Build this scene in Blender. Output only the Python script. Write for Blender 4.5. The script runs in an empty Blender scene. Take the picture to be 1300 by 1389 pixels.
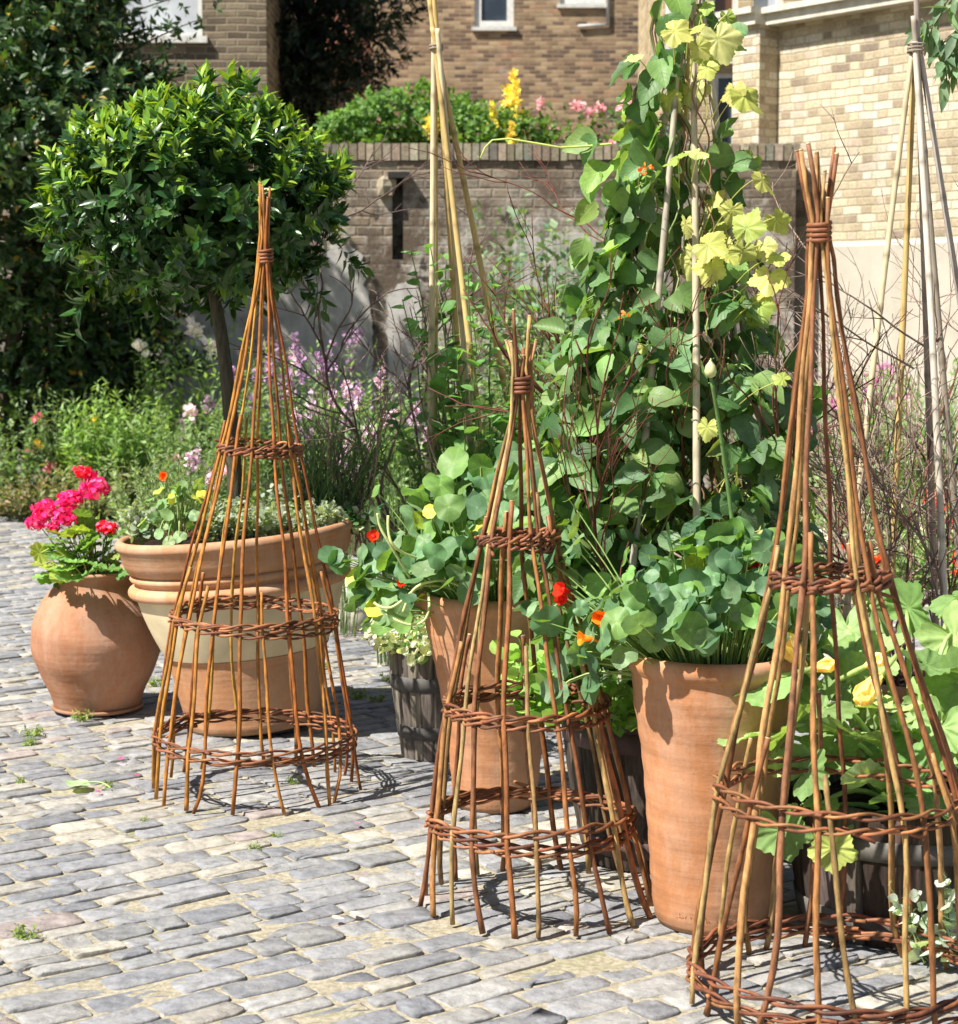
import bpy, math, numpy as np
from mathutils import Vector, Euler
PI = math.pi
R = math.radians
SC = bpy.context.scene
COL = SC.collection
# ------------------------------------------------------------------ camera
F, HOR, CAMH = 2600.0, 420.0, 1.5
PITCH = math.atan((650.0 - HOR) / F)
cam_d = bpy.data.cameras.new('camera')
cam = bpy.data.objects.new('camera', cam_d)
COL.objects.link(cam)
cam.location = (0, 0, CAMH)
cam.rotation_euler = (PI / 2 - PITCH, 0, 0)
cam_d.sensor_width = 36.0
cam_d.lens = F / 1389.0 * 36.0
cam_d.shift_y = -44.5 / 1389.0
cam_d.clip_start, cam_d.clip_end = 0.05, 400
cam_d.dof.use_dof = True
cam_d.dof.focus_distance = 5.2
cam_d.dof.aperture_fstop = 7.5
SC.camera = cam

def ray(px, py):
    vx, vy = (px - 650.0) / F, (650.0 - py) / F
    sp, cp = math.sin(PITCH), math.cos(PITCH)
    return np.array([vx, cp + vy * sp, -sp + vy * cp])
def at(px, py, D):
    d = ray(px, py)
    return np.array([0, 0, CAMH]) + d * (D / d[1])
def gnd(px, py, z=0.0):
    d = ray(px, py)
    return np.array([0, 0, CAMH]) + d * ((z - CAMH) / d[2])

# ------------------------------------------------------------------ mesh builder
class MB:
    def __init__(s):
        s.v, s.f, s.c, s.u, s.n, s.m = [], [], [], [], 0, []
    def add(s, verts, faces, col=None, uv=None):
        verts = np.asarray(verts, float).reshape(-1, 3)
        k = len(verts)
        for f in (faces if isinstance(faces, list) else [faces]):
            f = np.asarray(f, int)
            if len(f): s.f.append(f + s.n)
        col = np.ones((k, 3)) if col is None else np.broadcast_to(np.asarray(col, float), (k, 3))
        uv = np.zeros((k, 2)) if uv is None else np.broadcast_to(np.asarray(uv, float), (k, 2))
        s.v.append(verts); s.c.append(col); s.u.append(uv); s.n += k
    def box(s, c, d, col=None):
        c = np.array(c, float); d = np.array(d, float) / 2
        v = np.array([[x, y, z] for z in (-1, 1) for y in (-1, 1) for x in (-1, 1)]) * d + c
        s.add(v, np.array([[0, 2, 3, 1], [4, 5, 7, 6], [0, 1, 5, 4], [2, 6, 7, 3], [0, 4, 6, 2], [1, 3, 7, 5]]), col)
    def tube(s, pts, rad, n=6, col=None, cap=True):
        p = np.asarray(pts, float); k = len(p)
        rad = np.broadcast_to(np.asarray(rad, float), (k,))
        t = np.gradient(p, axis=0); t /= np.linalg.norm(t, axis=1)[:, None] + 1e-12
        ref = np.array([0, 0, 1.0]) if abs(t[:, 2]).mean() < .8 else np.array([1.0, 0, 0])
        a = np.cross(t, ref); a /= np.linalg.norm(a, axis=1)[:, None] + 1e-12
        b = np.cross(t, a)
        th = np.arange(n) * 2 * PI / n
        v = p[:, None, :] + rad[:, None, None] * (np.cos(th)[None, :, None] * a[:, None, :] + np.sin(th)[None, :, None] * b[:, None, :])
        i = np.arange(k - 1)[:, None] * n; j = np.arange(n)[None, :]; j2 = (j + 1) % n
        q = np.stack([i + j, i + j2, i + n + j2, i + n + j], -1).reshape(-1, 4)
        V = v.reshape(-1, 3); fs = [q]
        if cap:
            V = np.vstack([V, p[0], p[-1]])
            jj = np.arange(n); jn = (jj + 1) % n
            fs.append(np.stack([np.full(n, k * n), jn, jj], -1))
            fs.append(np.stack([np.full(n, k * n + 1), (k - 1) * n + jj, (k - 1) * n + jn], -1))
        if col is not None and np.ndim(col) == 2:
            cc = np.repeat(np.asarray(col), n, axis=0)
            if cap: cc = np.vstack([cc, col[0], col[-1]])
            col = cc
        uv = None
        s.add(V, fs, col, uv)
    def lathe(s, prof, n=64, col=None, rfun=None):
        p = np.asarray(prof, float); k = len(p)
        th = np.arange(n) * 2 * PI / n
        r = p[:, 0][:, None] * np.ones(n)[None, :]
        if rfun is not None: r = r + rfun(th[None, :], p[:, 1][:, None]) * (p[:, 0][:, None] > 1e-4)
        v = np.stack([r * np.cos(th), r * np.sin(th), np.broadcast_to(p[:, 1][:, None], r.shape)], -1).reshape(-1, 3)
        i = np.arange(k - 1)[:, None] * n; j = np.arange(n)[None, :]; j2 = (j + 1) % n
        q = np.stack([i + j, i + j2, i + n + j2, i + n + j], -1).reshape(-1, 4)
        s.add(v, q, col)
    def leaves(s, tpl, P, Dr, Nr, size, col, width=1.0):
        """place N copies of a leaf template; tpl = (verts, faces list, uv)"""
        tv, tf, tu = tpl
        P = np.asarray(P, float).reshape(-1, 3); n = len(P)
        if n == 0: return
        Dr = np.broadcast_to(np.asarray(Dr, float), (n, 3)); Nr = np.broadcast_to(np.asarray(Nr, float), (n, 3))
        y = Dr / (np.linalg.norm(Dr, axis=1)[:, None] + 1e-9)
        z = Nr - y * (Nr * y).sum(1)[:, None]; z = z / (np.linalg.norm(z, axis=1)[:, None] + 1e-9)
        x = np.cross(y, z)
        size = np.broadcast_to(np.asarray(size, float), (n,)); w = np.broadcast_to(np.asarray(width, float), (n,))
        v = P[:, None, :] + size[:, None, None] * (tv[None, :, 0, None] * w[:, None, None] * x[:, None, :] + tv[None, :, 1, None] * y[:, None, :] + tv[None, :, 2, None] * z[:, None, :])
        k = len(tv)
        fs = [(f[None, :, :] + (np.arange(n) * k)[:, None, None]).reshape(-1, f.shape[1]) for f in tf]
        col = np.asarray(col, float)
        if col.ndim == 1: col = np.broadcast_to(col, (n, 3))
        s.add(v.reshape(-1, 3), fs, np.repeat(col, k, axis=0), np.tile(tu, (n, 1)))
    def build(s, name, mat, parent=None, smooth=True, local=True):
        me = bpy.data.meshes.new(name)
        v = np.vstack(s.v)
        if parent is not None and not local:
            v = v - np.array(parent.location)
        me.vertices.add(len(v)); me.vertices.foreach_set('co', v.ravel())
        lp = np.concatenate([f.ravel() for f in s.f])
        tot = np.concatenate([np.full(len(f), f.shape[1]) for f in s.f])
        st = np.concatenate([[0], np.cumsum(tot)[:-1]])
        me.loops.add(len(lp)); me.loops.foreach_set('vertex_index', lp.astype(np.int32))
        me.polygons.add(len(tot)); me.polygons.foreach_set('loop_start', st.astype(np.int32))
        me.update(calc_edges=True)
        me.polygons.foreach_set('use_smooth', np.full(len(tot), smooth))
        c = np.vstack(s.c); c = np.hstack([c, np.ones((len(c), 1))])
        ca = me.color_attributes.new('tint', 'FLOAT_COLOR', 'POINT'); ca.data.foreach_set('color', c.ravel())
        u = np.vstack(s.u)
        if np.any(u):
            ul = me.uv_layers.new(name='uv'); ul.data.foreach_set('uv', u[lp].ravel())
        me.materials.append(mat)
        me.validate()
        o = bpy.data.objects.new(name, me); COL.objects.link(o)
        if parent is not None: o.parent = parent
        return o

# ------------------------------------------------------------------ scene objects
def tag(o, label=None, cat=None, group=None, kind=None):
    if label: o['label'] = label
    if cat: o['category'] = cat
    if group: o['group'] = group
    if kind: o['kind'] = kind
    return o
def thing(name, label, cat, loc=(0, 0, 0), group=None, rot=(0, 0, 0)):
    o = bpy.data.objects.new(name, None); COL.objects.link(o)
    o.empty_display_size = .1
    o.location = loc; o.rotation_euler = rot
    return tag(o, label, cat, group)
def copy_thing(o, loc, rz=0, sc=1.0, label=None):
    r = o.copy(); COL.objects.link(r); r.location = loc; r.rotation_euler = (0, 0, rz); r.scale = (sc, sc, sc)
    if label: r['label'] = label
    for ch in [c for c in bpy.data.objects if c.parent == o]:
        c = ch.copy(); COL.objects.link(c); c.parent = r
    return r

# ------------------------------------------------------------------ leaf templates
def grid_leaf(ts, ws, cup=.25, arch=.15, cols=3, puck=0.0):
    ts = np.array(ts); ws = np.array(ws)
    xs = np.linspace(-1, 1, cols)
    v = []; u = []
    for t, w in zip(ts, ws):
        for x in xs:
            v.append([x * w, t, (x * x if cols > 3 else abs(x)) * w * cup - arch * t * t + puck * math.sin(19 * t + 7 * abs(x)) * abs(x)]); u.append([x * .5 + .5, t])
    f = []
    for i in range(len(ts) - 1):
        for j in range(cols - 1):
            a = i * cols + j
            f.append([a, a + 1, a + cols + 1, a + cols])
    return np.array(v), [np.array(f)], np.array(u)
LANCE = grid_leaf([0, .18, .42, .7, 1], [.02, .13, .185, .13, .008], .35, .12)
LANCE3 = grid_leaf([0, .4, 1], [.03, .2, .02], .3, .15)
OVAL = grid_leaf([0, .2, .5, .8, 1], [.03, .24, .32, .22, .02], .25, .15)
HS = np.array([0, .04, .12, .25, .42, .6, .76, .9, 1])
def heart(wid, cup, arch, puck, e=.62):
    return grid_leaf(HS * 1.14 - .14, wid * np.sin(PI * np.clip(HS, .004, .999) ** e) ** .75, cup, arch, 5, puck)
HEART = heart(.46, .3, .25, .03)
NEEDLE = grid_leaf([0, .5, 1], [.03, .05, .01], .3, .1)
BLADE = grid_leaf([0, .35, .7, 1], [.03, .035, .025, .003], .2, .35)
PETAL = grid_leaf([0, .3, .65, .9, 1], [.08, .22, .4, .34, .16], .15, -.15)
def radial_leaf(rfun, n=24, rings=(.35, .7, 1.0), cup=0.0, wave=0.0, wn=4, w2=0.0, wn2=10):
    th = np.linspace(-PI, PI, n, endpoint=False) + PI / n
    v = [[0, 0, 0]]; u = [[.5, .5]]
    for q in rings:
        r = rfun(th) * q if q > .5 else rfun(th) * .35 * q + q * .65 * np.mean(rfun(th))
        x, y = r * np.sin(th), r * np.cos(th)
        z = cup * q * q + wave * q * q * np.sin(wn * th) + w2 * min(q, .75) * np.cos(wn2 * th) + w2 * .6 * np.sin(23 * th + 9 * q) * q
        for a, b, c in zip(x, y, z): v.append([a, b, c]); u.append([a * .5 + .5, b * .5 + .5])
    f3 = [[0, 1 + (j + 1) % n, 1 + j] for j in range(n)]
    f4 = []
    for k in range(len(rings) - 1):
        for j in range(n):
            a, b = 1 + k * n + j, 1 + k * n + (j + 1) % n
            f4.append([a, b, b + n, a + n])
    return np.array(v), [np.array(f3), np.array(f4)], np.array(u)
NAST = radial_leaf(lambda t: 1 + .035 * np.cos(9 * t) + .04 * np.cos(2 * t + 1), 36, (.35, .7, .9, 1), .12, .09, 3)
NAST2 = radial_leaf(lambda t: 1 + .04 * np.cos(8 * t + 1) + .05 * np.cos(3 * t), 34, (.4, .7, .9, 1), -.12, .13, 4)
GERA = radial_leaf(lambda t: .92 + .09 * np.cos(9 * t) - .75 * np.exp(-((np.abs(t) - PI) / .16) ** 2), 36, (.4, .75, 1), .12, .1, 9)
MARROW = radial_leaf(lambda t: .84 + .10 * np.cos(5 * t) * (np.abs(t) < 2.6) + .035 * np.cos(21 * t) + .02 * np.cos(13 * t + 1) - .6 * np.exp(-((np.abs(t) - PI) / .22) ** 2), 90, (.2, .4, .6, .8, .92, 1), .12, .12, 3, .035, 11)
HOP = radial_leaf(lambda t: .68 + .3 * np.exp(-(t / .38) ** 2) + .22 * np.exp(-((np.abs(t) - 1.25) / .36) ** 2) + .05 * np.cos(24 * t) - .5 * np.exp(-((np.abs(t) - PI) / .3) ** 2), 60, (.3, .55, .8, 1), -.1, .08, 3, .04, 9)
def shift_tpl(t, dy):
    v, f, u = t; v = v.copy(); v[:, 1] += dy
    return v, f, u
GERA = shift_tpl(GERA, .1); MARROW = shift_tpl(MARROW, .15); HOP = shift_tpl(HOP, .2)

def pick(rng, cols, n, var=.25):
    c = np.array(cols, float)[rng.integers(0, len(cols), n)]
    return c * (1 + var * (rng.random((n, 1)) - .5) * 2) * (1 + .12 * (rng.random((n, 3)) - .5))
def unit(a):
    a = np.asarray(a, float); return a / (np.linalg.norm(a, axis=-1, keepdims=True) + 1e-9)
def rdir(rng, n):
    return unit(rng.normal(size=(n, 3)))
def bez(a, b, c, n=8):
    t = np.linspace(0, 1, n)[:, None]
    return (1 - t) ** 2 * np.asarray(a) + 2 * t * (1 - t) * np.asarray(b) + t * t * np.asarray(c)

# ------------------------------------------------------------------ materials
class NT:
    def __init__(s, name):
        s.m = bpy.data.materials.new(name); s.m.use_nodes = True
        s.t = s.m.node_tree; s.t.nodes.clear()
        s.out = s.n('ShaderNodeOutputMaterial')
    def n(s, typ, **kw):
        o = s.t.nodes.new(typ)
        for k, v in kw.items():
            if k.startswith('i_'): o.inputs[k[2:].replace('_', ' ')].default_value = v
            else: setattr(o, k, v)
        return o
    def l(s, a, b): s.t.links.new(a, b)
    def math(s, op, a, b=None, c=None):
        o = s.n('ShaderNodeMath', operation=op)
        for i, x in enumerate((a, b, c)):
            if x is None: continue
            if isinstance(x, (int, float)): o.inputs[i].default_value = x
            else: s.l(x, o.inputs[i])
        return o.outputs[0]
    def noise(s, vec, scale, detail=4, rough=.6, dist=0.0):
        o = s.n('ShaderNodeTexNoise'); o.inputs['Scale'].default_value = scale; o.inputs['Detail'].default_value = detail
        o.inputs['Roughness'].default_value = rough; o.inputs['Distortion'].default_value = dist
        if vec is not None: s.l(vec, o.inputs['Vector'])
        return o.outputs['Fac']
    def ramp(s, fac, stops, interp='LINEAR'):
        o = s.n('ShaderNodeValToRGB'); o.color_ramp.interpolation = interp
        e = o.color_ramp.elements
        while len(e) < len(stops): e.new(.5)
        for k, (p, c) in enumerate(stops):
            e[k].position = p; e[k].color = (c, c, c, 1) if isinstance(c, (int, float)) else (*c, 1)
        s.l(fac, o.inputs['Fac']); return o.outputs['Color']
    def mix(s, fac, a, b, typ='MIX'):
        o = s.n('ShaderNodeMix', data_type='RGBA', blend_type=typ)
        for sock, x in ((o.inputs[0], fac), (o.inputs[6], a), (o.inputs[7], b)):
            if isinstance(x, (int, float)): sock.default_value = x
            elif isinstance(x, tuple): sock.default_value = (*x, 1)
            else: s.l(x, sock)
        return o.outputs[2]
    def mapping(s, vec, scale):
        o = s.n('ShaderNodeMapping'); o.inputs['Scale'].default_value = scale; s.l(vec, o.inputs['Vector']); return o.outputs[0]
    def bump(s, h, strength=.3, dist=.01):
        o = s.n('ShaderNodeBump'); o.inputs['Strength'].default_value = strength; o.inputs['Distance'].default_value = dist
        s.l(h, o.inputs['Height']); return o.outputs[0]
    def bsdf(s, col, rough=.7, spec=.3, normal=None, metal=0.0):
        o = s.n('ShaderNodeBsdfPrincipled')
        for nm, x in (('Base Color', col), ('Roughness', rough), ('Specular IOR Level', spec), ('Metallic', metal)):
            if isinstance(x, (int, float)): o.inputs[nm].default_value = x
            elif isinstance(x, tuple): o.inputs[nm].default_value = (*x, 1)
            else: s.l(x, o.inputs[nm])
        if normal is not None: s.l(normal, o.inputs['Normal'])
        return o
    def done(s, shader):
        s.l(shader.outputs[0], s.out.inputs[0]); return s.m
    def obj(s): return s.n('ShaderNodeTexCoord').outputs['Object']
    def attr(s, name='tint'):
        return s.n('ShaderNodeVertexColor', layer_name=name).outputs['Color']

def leaf_mat(name, rough=.5, spec=.35, trans=.35, veins=None, tcol=(1.5, 1.55, .55), gain=1.5):
    t = NT(name); c = t.mix(1.0, t.attr(), (gain, gain, gain), 'MULTIPLY')
    nz = t.noise(t.obj(), 35, 3)
    c = t.mix(.55, c, t.ramp(nz, [(.3, .6), (.7, 1.35)]), 'MULTIPLY')
    nrm = None
    if veins:
        uv = t.n('ShaderNodeUVMap', uv_map='uv').outputs[0]
        sp = t.n('ShaderNodeSeparateXYZ'); t.l(uv, sp.inputs[0])
        x = t.math('SUBTRACT', sp.outputs[0], .5); y = t.math('SUBTRACT', sp.outputs[1], .5)
        r = t.math('SQRT', t.math('ADD', t.math('MULTIPLY', x, x), t.math('MULTIPLY', y, y)))
        if veins[0] == 'radial':
            ang = t.math('ARCTAN2', x, y)
            w = t.math('ABSOLUTE', t.math('SINE', t.math('MULTIPLY', ang, veins[1] / 2)))
            w = t.math('MULTIPLY', w, r)
            line = t.math('SUBTRACT', 1.0, t.math('SMOOTH_MIN', t.math('DIVIDE', w, veins[3]), 1.0, .1))
            spot = t.math('SUBTRACT', 1.0, t.math('MINIMUM', t.math('DIVIDE', r, .06), 1.0))
            m = t.math('MAXIMUM', t.math('MULTIPLY', line, veins[4]), spot)
        else:
            mid = t.math('SUBTRACT', 1.0, t.math('MINIMUM', t.math('DIVIDE', t.math('ABSOLUTE', x), .03), 1.0))
            side = t.math('SINE', t.math('MULTIPLY', t.math('SUBTRACT', sp.outputs[1], t.math('MULTIPLY', t.math('ABSOLUTE', x), .7)), 45.0))
            side = t.math('MULTIPLY', t.math('POWER', t.math('MAXIMUM', side, 0.0), 6.0), .5)
            m = t.math('MULTIPLY', t.math('MAXIMUM', mid, side), veins[4])
        m = t.math('MAXIMUM', t.math('MINIMUM', m, 1.0), 0.0)
        c2 = t.mix(1.0, c, veins[2], 'MULTIPLY')
        c = t.mix(m, c, c2)
        nrm = t.bump(m, .35, -.004)
    b = t.bsdf(c, rough, spec, nrm)
    tr = t.n('ShaderNodeBsdfTranslucent'); t.l(t.mix(1.0, c, tcol, 'MULTIPLY'), tr.inputs[0])
    mx = t.n('ShaderNodeMixShader'); mx.inputs[0].default_value = trans
    t.l(b.outputs[0], mx.inputs[1]); t.l(tr.outputs[0], mx.inputs[2])
    return t.done(mx)
def tint_mat(name, rough=.7, spec=.25, nscale=30, namp=(.7, 1.25), bump=.2, bd=.004, stretch=None, rnd=None):
    t = NT(name); c = t.attr(); o = t.obj()
    v = t.mapping(o, stretch) if stretch else o
    nz = t.noise(v, nscale, 5)
    c = t.mix(1.0, c, t.ramp(nz, [(.3, namp[0]), (.7, namp[1])]), 'MULTIPLY')
    if rnd:
        inf = t.n('ShaderNodeObjectInfo').outputs['Random']
        c = t.mix(1.0, c, t.ramp(inf, rnd), 'MULTIPLY')
    return t.done(t.bsdf(c, rough, spec, t.bump(nz, bump, bd) if bump else None))

def brick_mat(name, stops, mortar, size=(.225, .075), joint=.010, flemish=False, dirt=(.7, 1.2), soft=.004, bump=.6, patches=None, band=None):
    t = NT(name); o = t.obj()
    sp = t.n('ShaderNodeSeparateXYZ'); t.l(o, sp.inputs[0])
    wob = t.noise(o, 2.5, 2); wob = t.math('MULTIPLY', t.math('SUBTRACT', wob, .5), .03)
    wob2 = t.math('MULTIPLY', t.math('SUBTRACT', t.noise(o, 14, 2), .5), .012)
    u = t.math('ADD', t.math('ADD', sp.outputs[0], sp.outputs[1]), wob2)
    v = t.math('ADD', t.math('ADD', sp.outputs[2], wob), wob2)
    W, Hh = size
    row = t.math('FLOOR', t.math('DIVIDE', v, Hh)); fv = t.math('SUBTRACT', v, t.math('MULTIPLY', row, Hh))
    par = t.math('MODULO', t.math('ABSOLUTE', row), 2.0)
    per = W * 1.5 if flemish else W
    uu = t.math('ADD', u, t.math('MULTIPLY', par, per / 2))
    cell = t.math('FLOOR', t.math('DIVIDE', uu, per)); fu = t.math('SUBTRACT', uu, t.math('MULTIPLY', cell, per))
    e = t.math('MINIMUM', fu, t.math('SUBTRACT', per, fu))
    idn = cell
    if flemish:
        e = t.math('MINIMUM', e, t.math('ABSOLUTE', t.math('SUBTRACT', fu, W)))
        idn = t.math('ADD', t.math('MULTIPLY', cell, 2.0), t.math('GREATER_THAN', fu, W))
    e = t.math('MINIMUM', e, t.math('MINIMUM', fv, t.math('SUBTRACT', Hh, fv)))
    m = t.n('ShaderNodeMapRange'); t.l(e, m.inputs[0]); m.inputs[1].default_value = joint / 2 - soft; m.inputs[2].default_value = joint / 2 + soft
    mask = m.outputs[0]
    cv = t.n('ShaderNodeCombineXYZ'); t.l(idn, cv.inputs[0]); t.l(row, cv.inputs[1])
    wn = t.n('ShaderNodeTexWhiteNoise', noise_dimensions='2D'); t.l(cv.outputs[0], wn.inputs[0])
    big = t.noise(o, .9, 3)
    fac = t.math('ADD', t.math('MULTIPLY', wn.outputs[0], .8), t.math('MULTIPLY', t.math('SUBTRACT', big, .4), .6))
    bc = t.ramp(fac, stops)
    fine = t.noise(o, 40, 5)
    bc = t.mix(1.0, bc, t.ramp(fine, [(.3, .75), (.7, 1.25)]), 'MULTIPLY')
    c = t.mix(mask, mortar, bc)
    c = t.mix(1.0, c, t.ramp(t.noise(o, 1.7, 5), [(.3, dirt[0]), (.7, dirt[1])]), 'MULTIPLY')
    if patches:
        for (sc, lo, hi, pc, zmin, zmax) in patches:
            pm = t.ramp(t.noise(o, sc, 5, .65), [(lo, 0.0), (hi, 1.0)])
            zm = t.n('ShaderNodeMapRange'); t.l(sp.outputs[2], zm.inputs[0]); zm.inputs[1].default_value = zmin; zm.inputs[2].default_value = zmax
            k = t.math('MULTIPLY', pm, zm.outputs[0]); mask = t.math('MAXIMUM', mask, t.math('MULTIPLY', k, .92))
            c = t.mix(k, c, t.mix(1.0, pc, t.ramp(fine, [(.3, .75), (.7, 1.2)]), 'MULTIPLY'))
    h = t.math('ADD', mask, t.math('MULTIPLY', fine, .5))
    return t.done(t.bsdf(c, .9, .15, t.bump(h, bump, .008)))
# ------------------------------------------------------------------ render, world, sun
SC.view_settings.view_transform = 'Standard'; SC.view_settings.look = 'None'
SC.view_settings.exposure = 1.0; SC.view_settings.gamma = 1.0
SC.cycles.max_bounces = 6; SC.cycles.diffuse_bounces = 3; SC.cycles.glossy_bounces = 2
SC.cycles.transmission_bounces = 4; SC.cycles.caustics_reflective = False; SC.cycles.caustics_refractive = False
W = bpy.data.worlds.new('World'); SC.world = W; W.use_nodes = True
SUN = unit(np.array([-.36, -.22, .55]))
el = math.asin(SUN[2]); az = math.atan2(SUN[0], SUN[1])
nt = W.node_tree; bg = nt.nodes['Background']
sky = nt.nodes.new('ShaderNodeTexSky'); sky.sky_type = 'NISHITA'; sky.sun_disc = False
sky.sun_elevation = el; sky.sun_rotation = az % (2 * PI)
nt.links.new(sky.outputs[0], bg.inputs[0]); bg.inputs[1].default_value = 0.05
sd = bpy.data.lights.new('sun', 'SUN'); sd.energy = 4.9; sd.angle = R(.55); sd.color = (1, .95, .86)
so = bpy.data.objects.new('sun', sd); COL.objects.link(so)
so.rotation_euler = Vector(-SUN).to_track_quat('-Z', 'Y').to_euler(); so.location = (-4, -3, 8)

# ------------------------------------------------------------------ ground
def ground_mat():
    t = NT('joint_grit'); o = t.obj()
    c = t.ramp(t.noise(o, 60, 4), [(.3, (.22, .19, .13)), (.7, (.44, .40, .31))])
    g = t.ramp(t.noise(o, 1.8, 5, .7), [(.56, 0.0), (.72, .55)])
    c = t.mix(g, c, t.ramp(t.noise(o, 90, 3), [(.3, (.07, .10, .025)), (.7, (.20, .24, .07))]))
    return t.done(t.bsdf(c, .95, .1, t.bump(t.noise(o, 140, 4), .6, .006)))
g = MB(); xs = np.linspace(-1, 1, 3) * 120; ys = np.linspace(-20, 180, 3)
g.add([[x, y, -.004] for y in ys for x in xs], np.array([[j * 3 + i, j * 3 + i + 1, (j + 1) * 3 + i + 1, (j + 1) * 3 + i] for j in range(2) for i in range(2)]))
tag(g.build('ground', ground_mat()), kind='structure')

def cobbles():
    rng = np.random.default_rng(5)
    ang = math.atan2(2600, 3590); e1 = np.array([math.cos(ang), math.sin(ang)]); e2 = np.array([-e1[1], e1[0]])
    cen, A, B = [], [], []
    q = -9.0
    while q < 16:
        wrow = rng.uniform(.066, .108)
        s = -6.0 + rng.uniform(0, .3)
        while s < 17:
            L = rng.choice([rng.uniform(.08, .13), rng.uniform(.13, .20), rng.uniform(.18, .24)], p=[.2, .6, .2])
            c = e1 * (s + L / 2) + e2 * (q + wrow / 2 + .012 * math.sin(s * 1.3 + q * 3))
            if 2.9 < c[1] < 15.3 and abs(c[0]) < .285 * c[1] + .5:
                gap = rng.uniform(.005, .016)
                cen.append(c); A.append(L / 2 - gap / 2); B.append(wrow / 2 - rng.uniform(.002, .008))
            s += L
        q += wrow
    cen = np.array(cen); A = np.array(A); B = np.array(B); n = len(cen)
    K = 16; th = np.arange(K) * 2 * PI / K + PI / K; ex = rng.uniform(.18, .36, n)
    sx = np.sign(np.cos(th)) * np.abs(np.cos(th))[None, :] ** ex[:, None]; sy = np.sign(np.sin(th)) * np.abs(np.sin(th))[None, :] ** ex[:, None]
    ox = A[:, None] * sx * (1 + .035 * rng.normal(size=(n, K))) ; oy = B[:, None] * sy * (1 + .06 * rng.normal(size=(n, K)))
    rot = rng.normal(0, .035, n)[:, None]
    ox, oy = ox * np.cos(rot) - oy * np.sin(rot), ox * np.sin(rot) + oy * np.cos(rot)
    z0 = rng.normal(0, .0025, n); tx = rng.normal(0, .02, n); ty = rng.normal(0, .035, n)
    V = []
    for sc_, zz in ((1.01, -.03), (1.0, -.006), (.988, -.0012), (.968, .0006), (.6, .001)):
        px, py = ox * sc_, oy * sc_
        zn = zz + z0[:, None] + (tx[:, None] * px + ty[:, None] * py) * (zz > -.02) + (.0012 * rng.normal(size=(n, K)) if zz > -.003 else 0)
        V.append(np.stack([px, py, zn], -1))
    V = np.concatenate(V + [np.stack([np.zeros((n, 1)), np.zeros((n, 1)), .0011 + z0[:, None]], -1)], 1)
    w = cen[:, None, :] + V[..., 0:1] * e1 + V[..., 1:2] * e2
    V = np.concatenate([w, V[..., 2:3]], -1)
    k = V.shape[1]; j = np.arange(K); j2 = (j + 1) % K
    f4 = np.concatenate([np.stack([r * K + j, r * K + j2, (r + 1) * K + j2, (r + 1) * K + j], -1) for r in range(4)])
    f3 = np.stack([4 * K + j, 4 * K + j2, np.full(K, 5 * K)], -1)
    off = (np.arange(n) * k)[:, None, None]
    pal = np.array([[.215, .22, .235], [.265, .268, .275], [.17, .176, .192], [.31, .305, .29], [.37, .345, .30], [.44, .41, .34], [.33, .275, .255], [.24, .243, .245]])
    pal = (pal * .86 + .14 * np.array([.26, .262, .27])) * np.array([.94, .935, .945])
    pi = rng.choice(len(pal), n, p=[.22, .20, .10, .18, .10, .06, .03, .11])
    col = pal[pi] * (1 + .14 * (rng.random((n, 1)) - .5) * 2)
    m = MB(); m.add(V.reshape(-1, 3), [(f4 + off).reshape(-1, 4), (f3 + off).reshape(-1, 3)], np.repeat(col, k, 0))
    t = NT('sett_stone'); o = t.obj(); c = t.attr()
    c = t.mix(1.0, c, t.ramp(t.noise(o, 26, 6, .7), [(.3, .62), (.7, 1.4)]), 'MULTIPLY')
    c = t.mix(t.ramp(t.noise(o, 11, 6, .75), [(.50, 0.0), (.76, .6)]), c, (.38, .36, .315))
    h = t.math('ADD', t.noise(o, 40, 6, .7), t.math('MULTIPLY', t.noise(o, 9, 2), 1.5))
    tag(m.build('cobbled_yard', t.done(t.bsdf(c, .72, .3, t.bump(h, .7, .010)))), kind='structure')
cobbles()

def soil_mat(name, a, b):
    t = NT(name); o = t.obj()
    return t.done(t.bsdf(t.ramp(t.noise(o, 25, 6, .7), [(.3, a), (.7, b)]), .95, .1, t.bump(t.noise(o, 50, 5), .9, .03)))
SOIL = soil_mat('bed_soil', (.035, .024, .016), (.13, .09, .055))
COMPOST = soil_mat('pot_compost', (.012, .009, .007), (.05, .035, .025))
def sheet(name, poly, z, mat):
    b = MB(); p = [(x, y, z) for x, y in poly]; c = np.mean(np.array(p), 0); n = len(p)
    b.add(p + [tuple(c)], np.array([[i, (i + 1) % n, n] for i in range(n)])); return b.build(name, mat)
tag(sheet('flower_bed', [(-9, 14.4), (-3.5, 14.35), (-2.4, 14.1), (-1.6, 12.6), (-.6, 11.4), (.4, 11.6), (1.2, 12.8), (1.9, 13.9), (2.6, 14.1), (3.4, 12.9), (4.6, 11.6), (6, 13), (3, 15.99), (-9, 15.99)], .012, SOIL), kind='structure')
tag(sheet('raised_bed', [(-7, 16.34), (3.0, 16.34), (3.0, 19.9), (-2.3, 19.9), (-7, 19.9)], 2.5, SOIL), kind='structure')

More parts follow.
